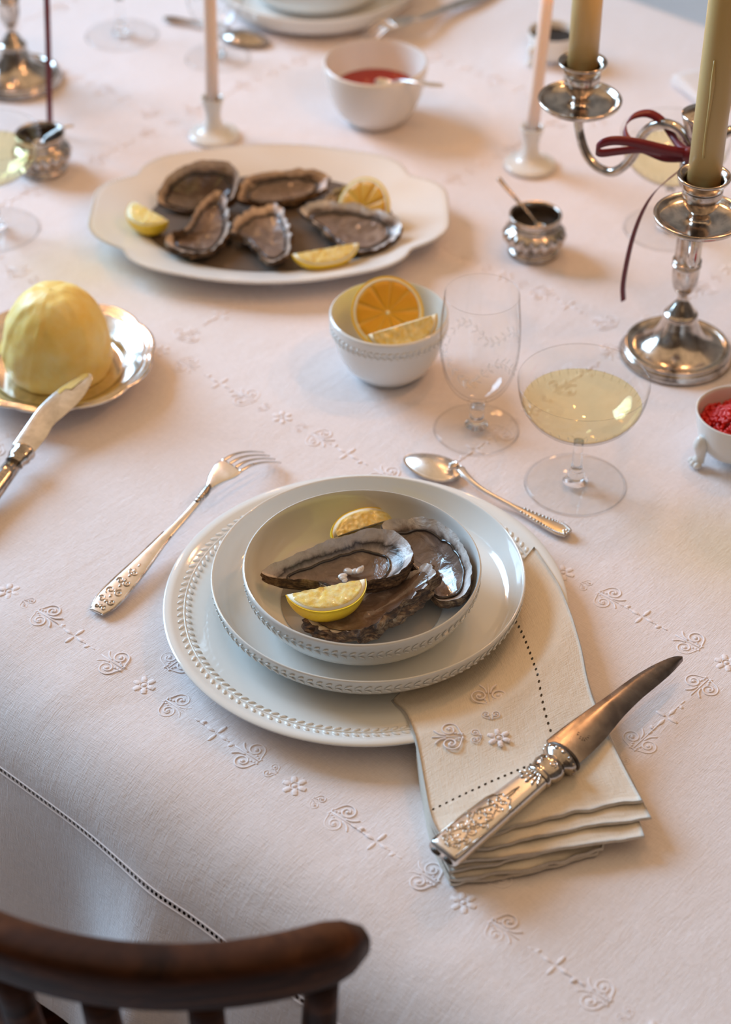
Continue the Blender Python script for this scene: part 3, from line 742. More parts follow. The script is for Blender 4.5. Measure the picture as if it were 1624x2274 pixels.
def half(label, loc, normal, r=.031, depth=.02, group=None, flesh='flesh_shaded', spin=0):
    o = thing('lemon_half', label, 'lemon', loc, None, group)
    o.rotation_euler = Vector(normal).to_track_quat('Z', 'Y').to_euler()
    n = 48
    mk('rind', *lathe([(0, -depth), (r*.35, -depth*.97), (r*.72, -depth*.72), (r*.93, -depth*.35), (r, -.001), (r*.995, .0), (r*.94, .0), (r*.93, -.002), (0, -.002)], n), M['rind'], o, sharp=60)
    mk('pith', *lathe([(r*.945, -.001), (r*.94, .0004), (r*.86, .0004), (r*.85, -.001)], n), M['pith'], o)
    mk('membrane', *lathe([(r*.87, .0003), (r*.5, .0003), (0, .0003)], n), M['membrane'], o); G().add(*ellipsoid((0, 0, .0006), (.0018, .0018, .0008))).obj('core', M['pith'], o)
    N = 9
    for k in range(N):
        a0 = 2*math.pi*k/N+.035+spin; a1 = 2*math.pi*(k+1)/N-.035+spin; V = []; rr = [.10, .3, .5, .7, .84, .865]; m_ = 9
        for i, q in enumerate(rr):
            for j in range(m_):
                f = j/(m_-1); pad = min(.5, .012/q*3); a = a0+(a1-a0)*(pad*.25+(1-pad*.5)*f)
                h = .0004 if (j in (0, m_-1) or i in (0, len(rr)-1)) else .0013
                V.append((r*q*math.cos(a), r*q*math.sin(a), h))
        mk('segment', V, ringfaces(len(rr), m_, False), M[flesh], o)
    return o
zr = math.radians
wedge('lemon wedge with a broad yellow rind, in front of the oysters in the bowl', P(724, 1303, .0510), (zr(3), 0, zr(17)), .0305, .0255, 1.35)
wedge('lemon wedge behind the oysters at the back of the bowl', P(812, 1172, .046), (zr(-30), zr(-14), zr(222)), .034, .0165, .95)
half('cut lemon half showing its shaded amber face, standing in the lemon bowl', P(861, 694, .0545), (.10, -.80, .60), .0315, .022)
wedge('lemon wedge with its thin edge up, in front in the lemon bowl', P(893, 720, .0680), (zr(50), zr(-5), zr(22)), .0325, .0245, 1.0)
wedge('chunky lemon wedge at the left end of the platter', P(334, 468, .032), (zr(8), zr(4), zr(-40)), .024, .0235, 1.5)
half('lemon slice behind the right-hand oyster on the platter', P(806, 462, .024), (-.55, -.62, .56), .030, .016, flesh='flesh_shaded')
wedge('pale lemon wedge lying at the front of the platter', P(722, 552, .0265), (zr(20), 0, zr(18)), .0325, .020, .9)

# ================================================================== butter
BC = P(128, 806, .012); BC[2] = 0
bd = thing('butter_dish', 'silver dish with a scalloped moulded rim under the butter', 'dish', BC)
def lob(t, r, z):
    k = max(0, min(1, (r-.05)/.03)); e = abs(((t*10/(2*math.pi)) % 1)-.5)*2
    return 1+k*(.035*(1-e**2.2)-.02)
mk('dish_body', *lathe(spl([(0, .004), (.045, .004), (.048, 0), (.052, 0), (.054, .004), (.066, .010), (.080, .0175), (.0845, .0200), (.0845, .0215), (.0825, .0222), (.0800, .0208), (.0785, .0212), (.0765, .0196), (.0745, .0196), (.066, .0150), (.058, .0085), (.054, .0068), (.02, .0062), (0, .0062)], 2), 140, lob), M['silver_mid'], bd)
prof = spl([(0, 0), (.040, 0), (.0455, .003), (.0475, .012), (.0470, .024), (.0440, .040), (.0385, .055), (.0300, .067), (.0200, .0745), (.0100, .0775), (0, .078)], 5); n = 112; V = []
for r, z in prof:
    for j in range(n):
        t = 2*math.pi*j/n; rr = max(r, 1e-4)
        hz = min(1, max(0, z/.02))*min(1, max(0, (.074-z)/.02))
        for a0, am, wd in ((4.25, .0011, .045), (3.45, .0010, .06)):
            e = (t-a0-.35*(z/.08)+math.pi) % (2*math.pi)-math.pi; rr += hz*am*math.exp(-(e/wd)**2)-hz*am*.6*math.exp(-((e-.13)/.09)**2)
        rr += .0016*N3(math.cos(t)*1.2, math.sin(t)*1.2, z*22)+.0012*N3(math.cos(t)*5, math.sin(t)*5, z*110)
        V.append((rr*math.cos(t), rr*math.sin(t), z+.0015*N3(math.cos(t)*r*90, math.sin(t)*r*90, 2)*(z/.08)**2))
tag(mk('butter', V, ringfaces(len(prof), n), M['butter'], loc=(BC[0]+.001, BC[1]+.004, .0066)), 'tall dome of yellow butter on the silver dish', 'butter')

# ================================================================== glasses
GOB = [(0, 0), (.0335, 0), (.0341, .0006), (.0336, .0016), (.022, .0028), (.0100, .0052), (.0068, .0095), (.0060, .016), (.0062, .024), (.0085, .0275), (.0066, .0305), (.0125, .0355), (.0220, .0440),
       (.0285, .0575), (.0322, .0760), (.0330, .0920), (.0325, .1090), (.0311, .1250), (.0305, .1340), (.0302, .1345), (.0299, .1340), (.0304, .1250), (.0317, .1090), (.0322, .0920), (.0313, .0765), (.0275, .0590), (.0210, .0465), (.0115, .0388), (0, .0370)]
COU = [(0, 0), (.0385, 0), (.0392, .0006), (.0387, .0016), (.024, .0025), (.0105, .0042), (.0068, .0075), (.0072, .0105), (.0066, .0130), (.0048, .0175), (.0039, .030), (.0041, .044), (.0062, .0505), (.0140, .0550), (.0280, .0605),
       (.0410, .0705), (.0490, .0850), (.0520, .1010), (.0518, .1018), (.0514, .1010), (.0484, .0855), (.0404, .0715), (.0275, .0617), (.0135, .0568), (0, .0558)]
def glassparts(o, prof, i0, i1, n):
    """foot, solid stem and thin bowl of one glass"""
    p = spl(prof, 3); a, b = i0*3, i1*3
    mk('foot', *lathe(list(p[:a+1])+[(0, p[a][1])], n), M['glass'], o)
    mk('stem', *lathe([(0, p[a][1]+.0001)]+list(p[a:b+1])+[(0, p[b][1])], 32), M['stem_glass'], o)
    mk('bowl', *lathe([(0, p[b][1]+.0001)]+list(p[b:]), n), M['glass'], o)
def goblet(label, loc, leaves=True):
    o = thing('water_goblet', label, 'glass', loc)
    glassparts(o, GOB, 5, 8, 72)
    if leaves:
        g = G(); rng = random.Random(5)
        def on(th, z):
            r = np.interp(z, [.044, .0575, .076, .092, .109, .125], [.022, .0285, .0322, .033, .0325, .0311])+.0001
            return np.array([r*math.cos(th), r*math.sin(th), z])
        for k in range(40):
            th = k*2*math.pi/40; z = .078+.010*math.sin(th*4)
            c = on(th, z); t = np.array([-math.sin(th), math.cos(th), 0]); rd = np.array([math.cos(th), math.sin(th), 0]); up = np.array([0, 0, 1.])
            for s in (-1, 1):
                a = s*.9+rng.uniform(-.2, .2)+.5*math.cos(th*4); l = t*math.cos(a)+up*math.sin(a)
                g.add(*ellipsoid(on(th, z)+l*.0035, (.0032, .0013, .0003), np.stack([l, np.cross(rd, l), rd], 1), 6, 4))
        for k in range(61):
            th = k*2*math.pi/60
            if k: g.add(*tube([on(pt, pz), on(th, .078+.010*math.sin(th*4))], .0003, 4))
            pt, pz = th, .078+.010*math.sin(th*4)
        g.obj('etched_garland', M['etch'], o)
    return o
def coupe(label, loc, wine=True, cuts=True):
    o = thing('coupe_glass', label, 'glass', loc)
    glassparts(o, COU, 5, 11, 80)
    if cuts:
        g = G()
        for k in range(40):
            th = k*2*math.pi/40; rd = np.array([math.cos(th), math.sin(th), 0])
            p0 = rd*.0437+np.array([0, 0, .0750]); p1 = rd*.0486+np.array([0, 0, .0840]); l = p1-p0; l /= np.linalg.norm(l); t = np.cross(l, rd); t /= np.linalg.norm(t); n_ = np.cross(l, t)
            g.add(*ellipsoid((p0+p1)/2+rd*.0004, (.0036, .0006, .0003), np.stack([l, t, n_], 1), 6, 4))
        g.obj('cut_flutes', M['etch'], o)
    if wine:
        zs = .0815
        inn = spl([(0, .0562), (.0135, .0572), (.0273, .0621), (.0401, .0719), (.0462, .0800), (.0469, .0815)], 3)
        mk('wine', *lathe(list(inn)+[(.0455, .0812), (.030, .0811), (0, .0811)], 80), M['wine'], o)
    return o
wg = goblet('clear water goblet with an etched garland, beside the lemon bowl', P(1058, 953))
cg = coupe('champagne coupe half full of pale wine, nearest the red cup', P(1278, 1075))
dup(cg, P(-6, 510), (0, 0, .4), 'coupe of pale wine cut off by the left edge, beside the small silver pot')
c = P(1480, 508); dup(cg, c, (0, 0, .9), 'coupe of pale wine seen behind the ribbon of the candelabra')
dup(cg, P(271, 78), (0, 0, .2), 'coupe whose foot stands near the top edge, left of the far goblet', skip=('wine',))
dup(wg, P(484, 128), (0, 0, .7), 'water goblet behind the left pink taper, near the far plate')

# ================================================================== flatware
def frame3(p0, p1, up=(0, 0, 1)):
    x = np.asarray(p1)-np.asarray(p0); L = np.linalg.norm(x); x /= L; y = np.cross(up, x); y /= np.linalg.norm(y); z = np.cross(x, y)
    return np.stack([x, y, z], 1), L
def fork_thing(label, pts, hw, tips_c, loc, group=None, tine=.0017, mats='silver_bright', ornament=True):
    o = thing('fork', label, 'fork', loc, group=group); pts = np.array(pts)-loc; tips_c = np.array(tips_c)-loc
    path = spl(pts, 5); w_ = spl(np.array(hw)[:, None], 5)[:, 0]
    th = np.interp(np.linspace(0, 1, len(path)), [0, .3, .55, .72, .85, 1], [.0014, .0015, .0022, .0026, .0015, .0011])
    V, F = tube(path, w_, 14, up=(0, 0, 1), flat=th, sq=.8); mk('fork_body', V, F, M[mats], o)
    f = path[-1]-path[-4]; f /= np.linalg.norm(f); s = np.cross(f, (0, 0, 1)); s /= np.linalg.norm(s)
    ax_ = tips_c-path[-1]
    for k in range(4):
        off = (k-1.5)*w_[-1]*.56
        a = path[-2]+s*off; d = tips_c+s*off*.98
        p = spl([a, a+ax_*.30+np.array([0, 0, .0042]), a+ax_*.66+np.array([0, 0, .0040]), d], 5)
        p[:, 2] += 0
        G().add(*tube(p, np.linspace(tine*1.15, tine*.6, len(p)), 8, up=(0, 0, 1), flat=np.linspace(.0013, .0009, len(p)))).obj('tine', M[mats], o)
    if ornament:
        R, L = frame3(path[0], path[10]); g = G()
        for x, y, r, a0, tn in ((.010, .004, .003, 0, 1.2), (.010, -.004, .003, 3, -1.2), (.018, .0035, .0034, 1, 1.3), (.018, -.0035, .0034, 2, -1.3), (.027, .003, .003, .5, 1.2), (.027, -.003, .003, 2.5, -1.2), (.036, .0018, .0024, .5, 1.1), (.036, -.0018, .0024, 2.4, -1.1), (.004, .003, .002, 0, 1), (.004, -.003, .002, 0, -1)):
            p = spiral((x*1.3, y*1.15), .0006, r*1.15, a0, tn, 18, .0016); g.add(*tube(p@R.T+path[0], .0005, 5))
        for k in range(9): g.add(*ellipsoid(np.array((.006+.0062*k, 0, .0016))@R.T+path[0], (.002, .0011, .0008), R, 6, 4))
        for s_ in (-1, 1):
            e = np.array([path[i]+s*w_[i]*.93*s_+np.array([0, 0, th[i]*.55]) for i in range(0, 22)]); g.add(*tube(e, .0007, 5))
        i0 = int(len(path)*.66)
        for k in range(7): g.add(*ellipsoid(path[i0-4+k]+np.array([0, 0, .0008]), (.0040-.0003*abs(k-3), .0040-.0003*abs(k-3), .0030), None, 8, 5))
        g.obj('handle_relief', M['silver'], o)
    return o
fp = [(214, 1360, .003), (236, 1337, .004), (272, 1299, .0055), (312, 1256, .0075), (362, 1199, .0105), (410, 1149, .0135), (446, 1108, .0175), (464, 1085, .0195), (482, 1062, .0220), (500, 1046, .0240), (516, 1034, .0250)]
fpts = [P(*q) for q in fp]; r0 = np.array([fpts[0][0], fpts[0][1], 0])
fork_thing('silver fork with an ornate handle lying left of the charger plate', fpts, [.0062, .0108, .0104, .0082, .0050, .0036, .0032, .0034, .0085, .0122, .0120], P(604, 1016, .0050), r0)
fp2 = [(1120, -40, .003), (1090, -22, .004), (1050, -2, .006), (1010, 12, .008), (975, 25, .011), (945, 37, .015), (930, 42, .017), (918, 42, .018), (900, 44, .020), (880, 48, .021), (868, 52, .021)]
fpts = [P(*q) for q in fp2]; r0 = np.array([fpts[0][0], fpts[0][1], 0])
fork_thing('blurred silver fork behind the red sauce bowl', fpts, [.0062, .0105, .0102, .0082, .0052, .0038, .0034, .0036, .0085, .0120, .0118], P(812, 92, .003), r0, ornament=False)

def spoon_thing(label, bowl_c, bl, bw, bh, hpts, hw, mats='silver_bright', upside=True, name='spoon', relief=True, cat='spoon'):
    loc = np.array([bowl_c[0], bowl_c[1], 0]); o = thing(name, label, cat, loc)
    hp = np.array(hpts)-loc; c = np.array(bowl_c)-loc
    d = c-hp[0]; yaw = math.atan2(d[1], d[0]); R = rotz(yaw)
    nu, nv = 40, 9; V = []
    for lay in (0, 1):
        for i in range(nv+1):
            rho = i/nv if i else .01
            for j in range(nu):
                t = 2*math.pi*j/nu; w = bw*(1-.16*math.cos(t)); x = bl*rho*math.cos(t)*(1.04 if math.cos(t) > 0 else 1); y = w*rho*math.sin(t)
                z = bh*(1-rho**2.2)*(1 if upside else -1)+(0 if upside else bh)-lay*.0012*(1 if rho < .97 else .3)
                V.append((x, y, z))
    V = np.array(V)@R.T+c; k = (nv+1)*nu; F1 = ringfaces(nv+1, nu)
    F = [f for f in F1]+[tuple(i+k for i in reversed(f)) for f in F1]+[(nv*nu+j, k+nv*nu+j, k+nv*nu+(j+1) % nu, nv*nu+(j+1) % nu) for j in range(nu)]
    mk('spoon_bowl', V, F, M[mats], o)
    path = spl(hp, 6); w_ = spl(np.array(hw)[:, None], 6)[:, 0]
    mk('handle', *tube(path, w_, 12, up=(0, 0, 1), flat=np.interp(np.linspace(0, 1, len(path)), [0, .15, .6, 1], [.0016, .0022, .0017, .0013]), sq=.85), M[mats], o)
    if relief:
        g = G(); n_ = len(path)
        for i in range(int(n_*.55), n_-1):
            for s_ in (-1, 1):
                f = path[min(i+1, n_-1)]-path[i]; s = np.cross(f, (0, 0, 1)); s /= np.linalg.norm(s)+1e-9
                g.add(*ellipsoid(path[i]+s*w_[i]*.72*s_+np.array([0, 0, .0014]), (.0013, .0011, .0008), None, 6, 4))
        for k in range(5): g.add(*ellipsoid(path[-3]+np.array([.0022*math.cos(k*1.26), .0022*math.sin(k*1.26), .0016]), (.0013, .0013, .0007), None, 6, 4))
        for k in range(5):
            a = (k-2)*.32; q = path[0]+(c-path[0])*.16
            g.add(*ellipsoid(path[1]+R@np.array([.0045*math.cos(a)+.002, .0055*math.sin(a), .0022]), (.0045, .0012, .0012), R@rotz(a), 6, 4))
        g.obj('handle_relief', M['silver'], o)
    return o
spoon_thing('silver spoon lying face down between the charger plate and the coupe', P(962, 1036, .004), .0255, .0165, .0075,
            [P(*q) for q in ((1022, 1040, .0115), (1040, 1062, .0105), (1075, 1090, .008), (1125, 1117, .005), (1170, 1140, .0038), (1215, 1162, .0035), (1245, 1176, .0035), (1262, 1186, .0035))],
            [.0040, .0030, .0022, .0021, .0038, .0066, .0078, .0045])
spoon_thing('blurred silver spoon behind the left pink taper', P(545, 84, .004), .029, .0185, .008,
            [P(*q) for q in ((508, 62, .011), (480, 55, .010), (440, 50, .007), (405, 45, .005), (380, 42, .004), (364, 40, .004))], [.0042, .0032, .0028, .0048, .0066, .0035], mats='silver', relief=False)
spoon_thing('teaspoon resting in the red sauce bowl', P(858, 196, .037), .016, .011, .004,
            [P(*q) for q in ((868, 186, .046), (885, 181, .058), (905, 181, .064), (930, 184, .0672), (958, 188, .068), (985, 190, .068))], [.0028, .0024, .0022, .0026, .0036, .0022], upside=False, relief=False, name='teaspoon')

# ------------------------------------------------------------------ napkin
NC = P(1150, 1720); NC[2] = 0
def zsup(x, y, zt):
    r = math.hypot(x, y)
    if r < .153:
        zz = np.interp(r, [0, .09, .102, .109, .118, .128, .1405, .145, .149, .153], [.0082, .0084, .0092, .0128, .0165, .0188, .0212, .0230, .0234, .0230])
    else: zz = .0230
    k = min(1, max(0, (r-.148)/.05)); k = k*k*(3-2*k)
    return zz*(1-k)+zt*k
M['napkin'] = linen('cream_linen', (.83, .755, .645), [('v', .72*.15, .0054, .02, .19*.765, .00115), ('u', .19*.765, .0054, 0, .72*.15, .00115)])
M['napkin_back'] = linen('cream_linen_plain', (.83, .755, .645))
nk = thing('napkin', 'cream linen napkin folded in layers under the big knife', 'napkin', NC)
def sheet(name, left, right, zt, thk, bow, seed, nx=44, ny=52, drape=True):
    L = resample(spl([P(*q, .017) for q in left], 8), ny); R_ = resample(spl([P(*q, .017) for q in right], 8), ny)
    top = []; uvs = []
    for i in range(ny):
        t = i/(ny-1)
        for j in range(nx):
            s = j/(nx-1); q = L[i]*(1-s)+R_[i]*s
            q = q+np.array([.12, -1, 0])*bow*math.sin(math.pi*s)*t**3
            z = zsup(q[0], q[1], zt)-(.0200-zt)*(1-min(1, max(0, (math.hypot(q[0], q[1])-.148)/.05))) if drape else zt
            q = q+np.array([.3, -1, 0])*(.0022*N3(s*5, seed*3, 1)+.0012*N3(s*13, seed*3, 2))*t**4
            r = math.hypot(q[0], q[1])
            wv = .0011*N3(q[0]*32, q[1]*26, seed)+.0005*N3(q[0]*70, q[1]*60, seed+3)
            z += wv*(1 if r > .15 else .35)
            top.append((q[0], q[1], z)); uvs.append((s*.15, t*.19))
    top = np.array(top); bot = top-np.array([0, 0, thk]); k = len(top)
    F = [tuple(reversed(f)) for f in ringfaces(ny, nx, False)]+[tuple(i+k for i in f) for f in ringfaces(ny, nx, False)]
    ring = [j for j in range(nx)]+[i*nx+nx-1 for i in range(1, ny)]+[(ny-1)*nx+j for j in range(nx-2, -1, -1)]+[i*nx for i in range(ny-2, 0, -1)]
    c = top.mean(0); mid = []
    for q in ring:
        d = top[q]-c; d[2] = 0; d /= np.linalg.norm(d); mid.append((top[q]+bot[q])/2+d*thk*.45)
    m0 = 2*k; nr = len(ring)
    for i in range(nr):
        j = (i+1) % nr; F.append((ring[i], m0+i, m0+j, ring[j])); F.append((m0+i, ring[i]+k, ring[j]+k, m0+j))
    V = np.vstack([top, bot, mid])-NC; uvv = uvs+uvs+[uvs[q] for q in ring]
    o_ = mk(name, V, F, M['napkin'], nk, uv=uvv); o_.data.materials.append(M['napkin_back'])
    nf = (ny-1)*(nx-1); o_.data.polygons.foreach_set('material_index', [0]*nf+[1]*(len(F)-nf)); return o_
topL = [(872, 1536), (905, 1588), (928, 1668), (944, 1750), (962, 1828), (1002, 1893)]
topR = [(1186, 1224), (1240, 1310), (1284, 1430), (1310, 1540), (1360, 1660), (1425, 1784)]
sheet('top_fold', topL, topR, .0200, .0030, -.006, 1.0)
def lowr(dl, br, bl): return topL[2:4]+[(962, 1828+dl), bl], [(1286, 1436), (1316, 1540), (1368, 1660), br]
l, r = lowr(4, (1446, 1812), (1003, 1902)); sheet('under_fold', l, r, .0165, .0026, -.003, 2.0, 40, 40)
l, r = lowr(8, (1432, 1846), (1003, 1910)); sheet('under_fold', l, r, .0130, .0026, .000, 3.0, 40, 40)
l, r = lowr(10, (1352, 1836), (1002, 1918)); sheet('under_fold', l, r, .0098, .0026, .002, 4.0, 40, 40)
l, r = lowr(12, (1340, 1858), (1002, 1926)); sheet('under_fold', l, r, .0062, .0030, .004, 5.0, 40, 40)
l, r = lowr(12, (1330, 1862), (1004, 1930)); sheet('under_fold', l, r, .0030, .0028, .003, 6.0, 40, 40, drape=False)
# rolled fold at the right end of the lowest layers
p0, p1 = P(1345, 1846, .007)-NC, P(1322, 1800, .007)-NC
G().add(*tube([p0+(p1-p0)*s for s in np.linspace(0, 1, 6)], .0052, 10)).obj('rolled_fold', M['napkin'], nk)
for kind, px, py, rot in (('scroll', 1086, 1548, 1.6), ('flower', 1108, 1645, .4), ('scroll', 1000, 1645, 3.2), ('small', 1055, 1643, 3.1), ('small', 1090, 1596, 1.6)):
    q = P(px, py, .0195); o = bpy.data.objects.new(PROTO[kind][0], PM[kind]); COL.objects.link(o); o.parent = nk
    o.location = q-NC+np.array([0, 0, zsup(q[0], q[1], .0200)-.0195+.0006]); o.rotation_euler = (0, 0, rot); o.scale = (.95, .95, 1)

# ------------------------------------------------------------------ big table knife
KZ = .0275
h0 = P(982, 1898, KZ-.001); h1 = P(1200, 1722, KZ+.001); tip = P(1516, 1464, .0125)
kn = thing('table_knife', 'ornate silver table knife with a dark tarnished blade on the napkin', 'knife', (h0[0], h0[1], .02))
K0 = np.array([h0[0], h0[1], .02])
R, L = frame3(h0, h1)
def loc2(x, y, z): return (R@np.array([x, y, z]))+h0-K0
# handle: x from butt to ferrule
xs = np.linspace(0, L, 26); V = []
for i, x in enumerate(xs):
    f = x/L; hw = .0132-.0042*f; hh = .0060-.0004*f; e = min(1, (i+.5)/3.0); e = math.sqrt(1-(1-e)**2); hw *= .72+.28*e; hh *= .55+.45*e
    for k in range(24):
        a = 2*math.pi*k/24; c_, s_ = math.cos(a), math.sin(a); V.append(loc2(x, hw*math.copysign(abs(c_)**.55, c_), hh*math.copysign(abs(s_)**.75, s_)))
V += [loc2(0, 0, 0), loc2(L, 0, 0)]; n = len(xs)
F = ringfaces(n, 24)+[(n*24, (j+1) % 24, j) for j in range(24)]+[(n*24+1, (n-1)*24+j, (n-1)*24+(j+1) % 24) for j in range(24)]
mk('handle', V, F, M['silver_bright'], kn)
g = G()
def rel(pts, r=.0005): g.add(*tube(np.array([loc2(*q) for q in pts]), r, 5))
zt = .0058
for s_ in (-1, 1):
    for x, y, r_, a0, tn in ((.008, .0045, .0030, 0, 1.3), (.016, .0062, .0034, 1, 1.3), (.024, .0040, .0040, 2, 1.4), (.033, .0062, .0030, .4, 1.2), (.041, .0030, .0038, 1.2, 1.3), (.050, .0040, .0026, 0, 1.2), (.056, .0022, .0022, .6, 1.1), (.030, .0025, .0028, 2.5, 1.2), (.012, .0018, .0022, .5, 1.2)):
        p = spiral((x, y), .0007, r_, a0, tn, 20, zt); p[:, 1] *= s_; rel(p)
    rel([(.002, .0100*s_, zt-.0008), (.030, .0106*s_, zt-.0010), (.052, .0096*s_, zt-.0008), (.057, .0080*s_, zt-.0003), (.058, .0055*s_, zt)], .0006)
    rel(spl([(.058, .0055*s_, zt), (.062, .0035*s_, zt), (.061, .0012*s_, zt), (.068, .0008*s_, zt), (.074, 0, zt)], 4), .0005)
    rel(spl([(.004, .001*s_, zt), (.014, .0052*s_, zt), (.026, .0012*s_, zt), (.038, .0058*s_, zt), (.052, .0008*s_, zt)], 5), .0006)
for k in range(10): g.add(*ellipsoid(loc2(.006+.005*k, 0, zt), (.0019, .0010, .0006), R, 6, 4))
g.obj('handle_scrollwork', M['silver'], kn)
# butt notches
g = G()
for s_ in (-1, 1): g.add(*ellipsoid(loc2(-.0004, .0055*s_, -.0012), (.0016, .0042, .0022), R, 10, 6))
g.obj('butt_inlay', M['silver_dark'], kn)
# ferrule and leaf
g = G(); V, F = lathe([(0, -.004), (.0092, -.004), (.0100, -.002), (.0096, 0), (.0088, .001), (.0100, .004), (.0112, .008), (.0104, .012), (.0086, .0145), (.0088, .0155), (.0122, .0175), (.0130, .0200), (.0126, .0222), (.0105, .0235), (0, .0235)], 28)
V = np.stack([V[:, 2], V[:, 0]*1.06, V[:, 1]*.78], 1); g.add(np.array([loc2(L+q[0], q[1], q[2]) for q in V]), [tuple(reversed(f)) for f in F]); g.obj('ferrule', M['silver'], kn)
g = G()
for k in range(5):
    a = (k-2)*.42
    for j in range(3): g.add(*ellipsoid(loc2(L-.004-.0042*j*math.cos(a), (.0046+.0022*j)*math.sin(a)*1.0, .0062-.0003*abs(k-2)), (.0034, .0013, .0010), R@rotz(-a), 6, 4))
for k in range(14):
    a = 2*math.pi*k/14; g.add(*ellipsoid(loc2(L+.0198, .0134*math.cos(a), .0099*math.sin(a)), (.0016, .0016, .0013), R, 6, 4))
for s_ in (-1, 1): g.add(*tube(np.array([loc2(*q) for q in (spiral((L+.008, .0042*s_), .0006, .0030, 0, 1.3*s_, 18, .0080))]), .0005, 5))
g.obj('ferrule_relief', M['silver'], kn)
mk('dark_collar', *(lambda V, F: (np.array([loc2(L+.0225+q[2], q[0]*1.06, q[1]*.72) for q in V]), F))(*lathe([(0, 0), (.0125, 0), (.0135, .001), (.0130, .0024), (0, .0024)], 28)), M['silver_dark'], kn)
# blade
up_e = [(1214, 1646, .030), (1250, 1618, .030), (1300, 1582, .0288), (1350, 1547, .0266), (1400, 1510, .0235), (1440, 1485, .021), (1475, 1468, .0185), (1500, 1460, .0165), (1514, 1461, .0153)]
lo_e = [(1262, 1712, .026), (1300, 1684, .0258), (1345, 1640, .0242), (1385, 1592, .0222), (1425, 1552, .0195), (1460, 1523, .017), (1490, 1497, .015), (1508, 1478, .0143), (1517, 1468, .0140)]
U_ = resample(spl([P(*q) for q in up_e], 6), 46)-K0; Lo = resample(spl([P(*q) for q in lo_e], 6), 46)-K0
fr = [0, .04, .3, .6, .82, 1]; tk = [.0011, .0014, .0013, .0012, .0009, .0002]; top = []; bot = []
for i in range(46):
    for f, k in zip(fr, tk):
        q = U_[i]*(1-f)+Lo[i]*f; q = q+np.array([0, 0, .0016*math.sin(f*math.pi)]); top.append(q+np.array([0, 0, k])); bot.append(q-np.array([0, 0, k]))
nb = len(top); m_ = len(fr); F = ringfaces(46, m_, False)+[tuple(i+nb for i in reversed(f)) for f in ringfaces(46, m_, False)]
for i in range(45):
    F.append((i*m_, nb+i*m_, nb+(i+1)*m_, (i+1)*m_)); F.append((i*m_+m_-1, (i+1)*m_+m_-1, nb+(i+1)*m_+m_-1, nb+i*m_+m_-1))
for j in range(m_-1): F.append((j, j+1, nb+j+1, nb+j)); F.append((45*m_+j, nb+45*m_+j, nb+45*m_+j+1, 45*m_+j+1))
mk('blade', np.array(top+bot), F, M['blade'], kn, sharp=35)
# maker's stamp struck into the blade
def letters(txt, size, pos, R3, name, parent, m, arc=None):
    g = G()
    for i, c_ in enumerate(txt):
        cu = bpy.data.curves.new('t', 'FONT'); cu.body = c_; cu.size = size; cu.align_x = 'CENTER'; cu.align_y = 'CENTER'; cu.extrude = .00006; cu.resolution_u = 2
        to = bpy.data.objects.new('t', cu); COL.objects.link(to); dg = bpy.context.evaluated_depsgraph_get(); me = bpy.data.meshes.new_from_object(to.evaluated_get(dg))
        a = arc[0]+(arc[1]-arc[0])*i/max(1, len(txt)-1) if arc else 0
        r_ = arc[2] if arc else 0
        V = np.array([v.co[:] for v in me.vertices]); F = [tuple(p_.vertices) for p_ in me.polygons]
        bpy.data.objects.remove(to, do_unlink=True); bpy.data.meshes.remove(me); bpy.data.curves.remove(cu)
        if not len(V): continue
        V = V@rotz(a+math.pi/2).T+np.array([r_*math.cos(a), r_*math.sin(a), 0]); g.add(V@R3.T+pos, F)
    return g.obj(name, m, parent, smooth=False)
i_ = 8; ctr = U_[i_]*.45+Lo[i_]*.55; RB, _ = frame3(U_[i_]*.5+Lo[i_]*.5, U_[i_+12]*.5+Lo[i_+12]*.5, np.cross(U_[i_+10]-U_[i_], Lo[i_]-U_[i_])*-1)
RBz = np.array(RB)
if RBz[2, 2] < 0: RBz[:, 1:] *= -1
RBz = np.stack([-RBz[:, 1], RBz[:, 0], RBz[:, 2]], 1)@rotz(math.radians(-62+90+20))
letters('A PARIS', .0024, ctr+np.array([0, 0, .0036]), RBz, 'maker_stamp', kn, M['silver_dark'], (math.radians(-200), math.radians(-20), .0038))

# ------------------------------------------------------------------ butter knife
b_t = P(203, 840, .036); b_f = P(52, 1003, .0165); b_h = P(-95, 1190, .0065)
bk = thing('butter_knife', 'silver butter knife leaning on the butter dish with butter reflected in its blade', 'knife', (b_f[0], b_f[1], 0)); KB = np.array([b_f[0], b_f[1], 0])
up_e = [(30, 988, .0175), (60, 945, .0215), (85, 910, .0245), (115, 880, .0275), (145, 855, .031), (170, 840, .034), (190, 832, .036), (203, 834, .0365)]
lo_e = [(62, 1022, .0155), (100, 975, .0190), (118, 945, .0215), (140, 925, .0238), (170, 898, .027), (190, 873, .0305), (200, 855, .034), (206, 840, .036)]
U_ = resample(spl([P(*q) for q in up_e], 6), 30)-KB; Lo = resample(spl([P(*q) for q in lo_e], 6), 30)-KB; top = []; bot = []
for i in range(30):
    for f, k in zip(fr, tk): q = U_[i]*(1-f)+Lo[i]*f; top.append(q+np.array([0, 0, k])); bot.append(q-np.array([0, 0, k]))
nb = len(top); F = ringfaces(30, m_, False)+[tuple(i+nb for i in reversed(f)) for f in ringfaces(30, m_, False)]
for i in range(29): F.append((i*m_, nb+i*m_, nb+(i+1)*m_, (i+1)*m_)); F.append((i*m_+m_-1, (i+1)*m_+m_-1, nb+(i+1)*m_+m_-1, nb+i*m_+m_-1))
mk('blade', np.array(top+bot), F, M['silver_mid'], bk, sharp=35)
R, L = frame3(b_f, b_h)
def lb(V): return np.array([R@np.array([q[2], q[0], q[1]*.8])+b_f-KB for q in V])
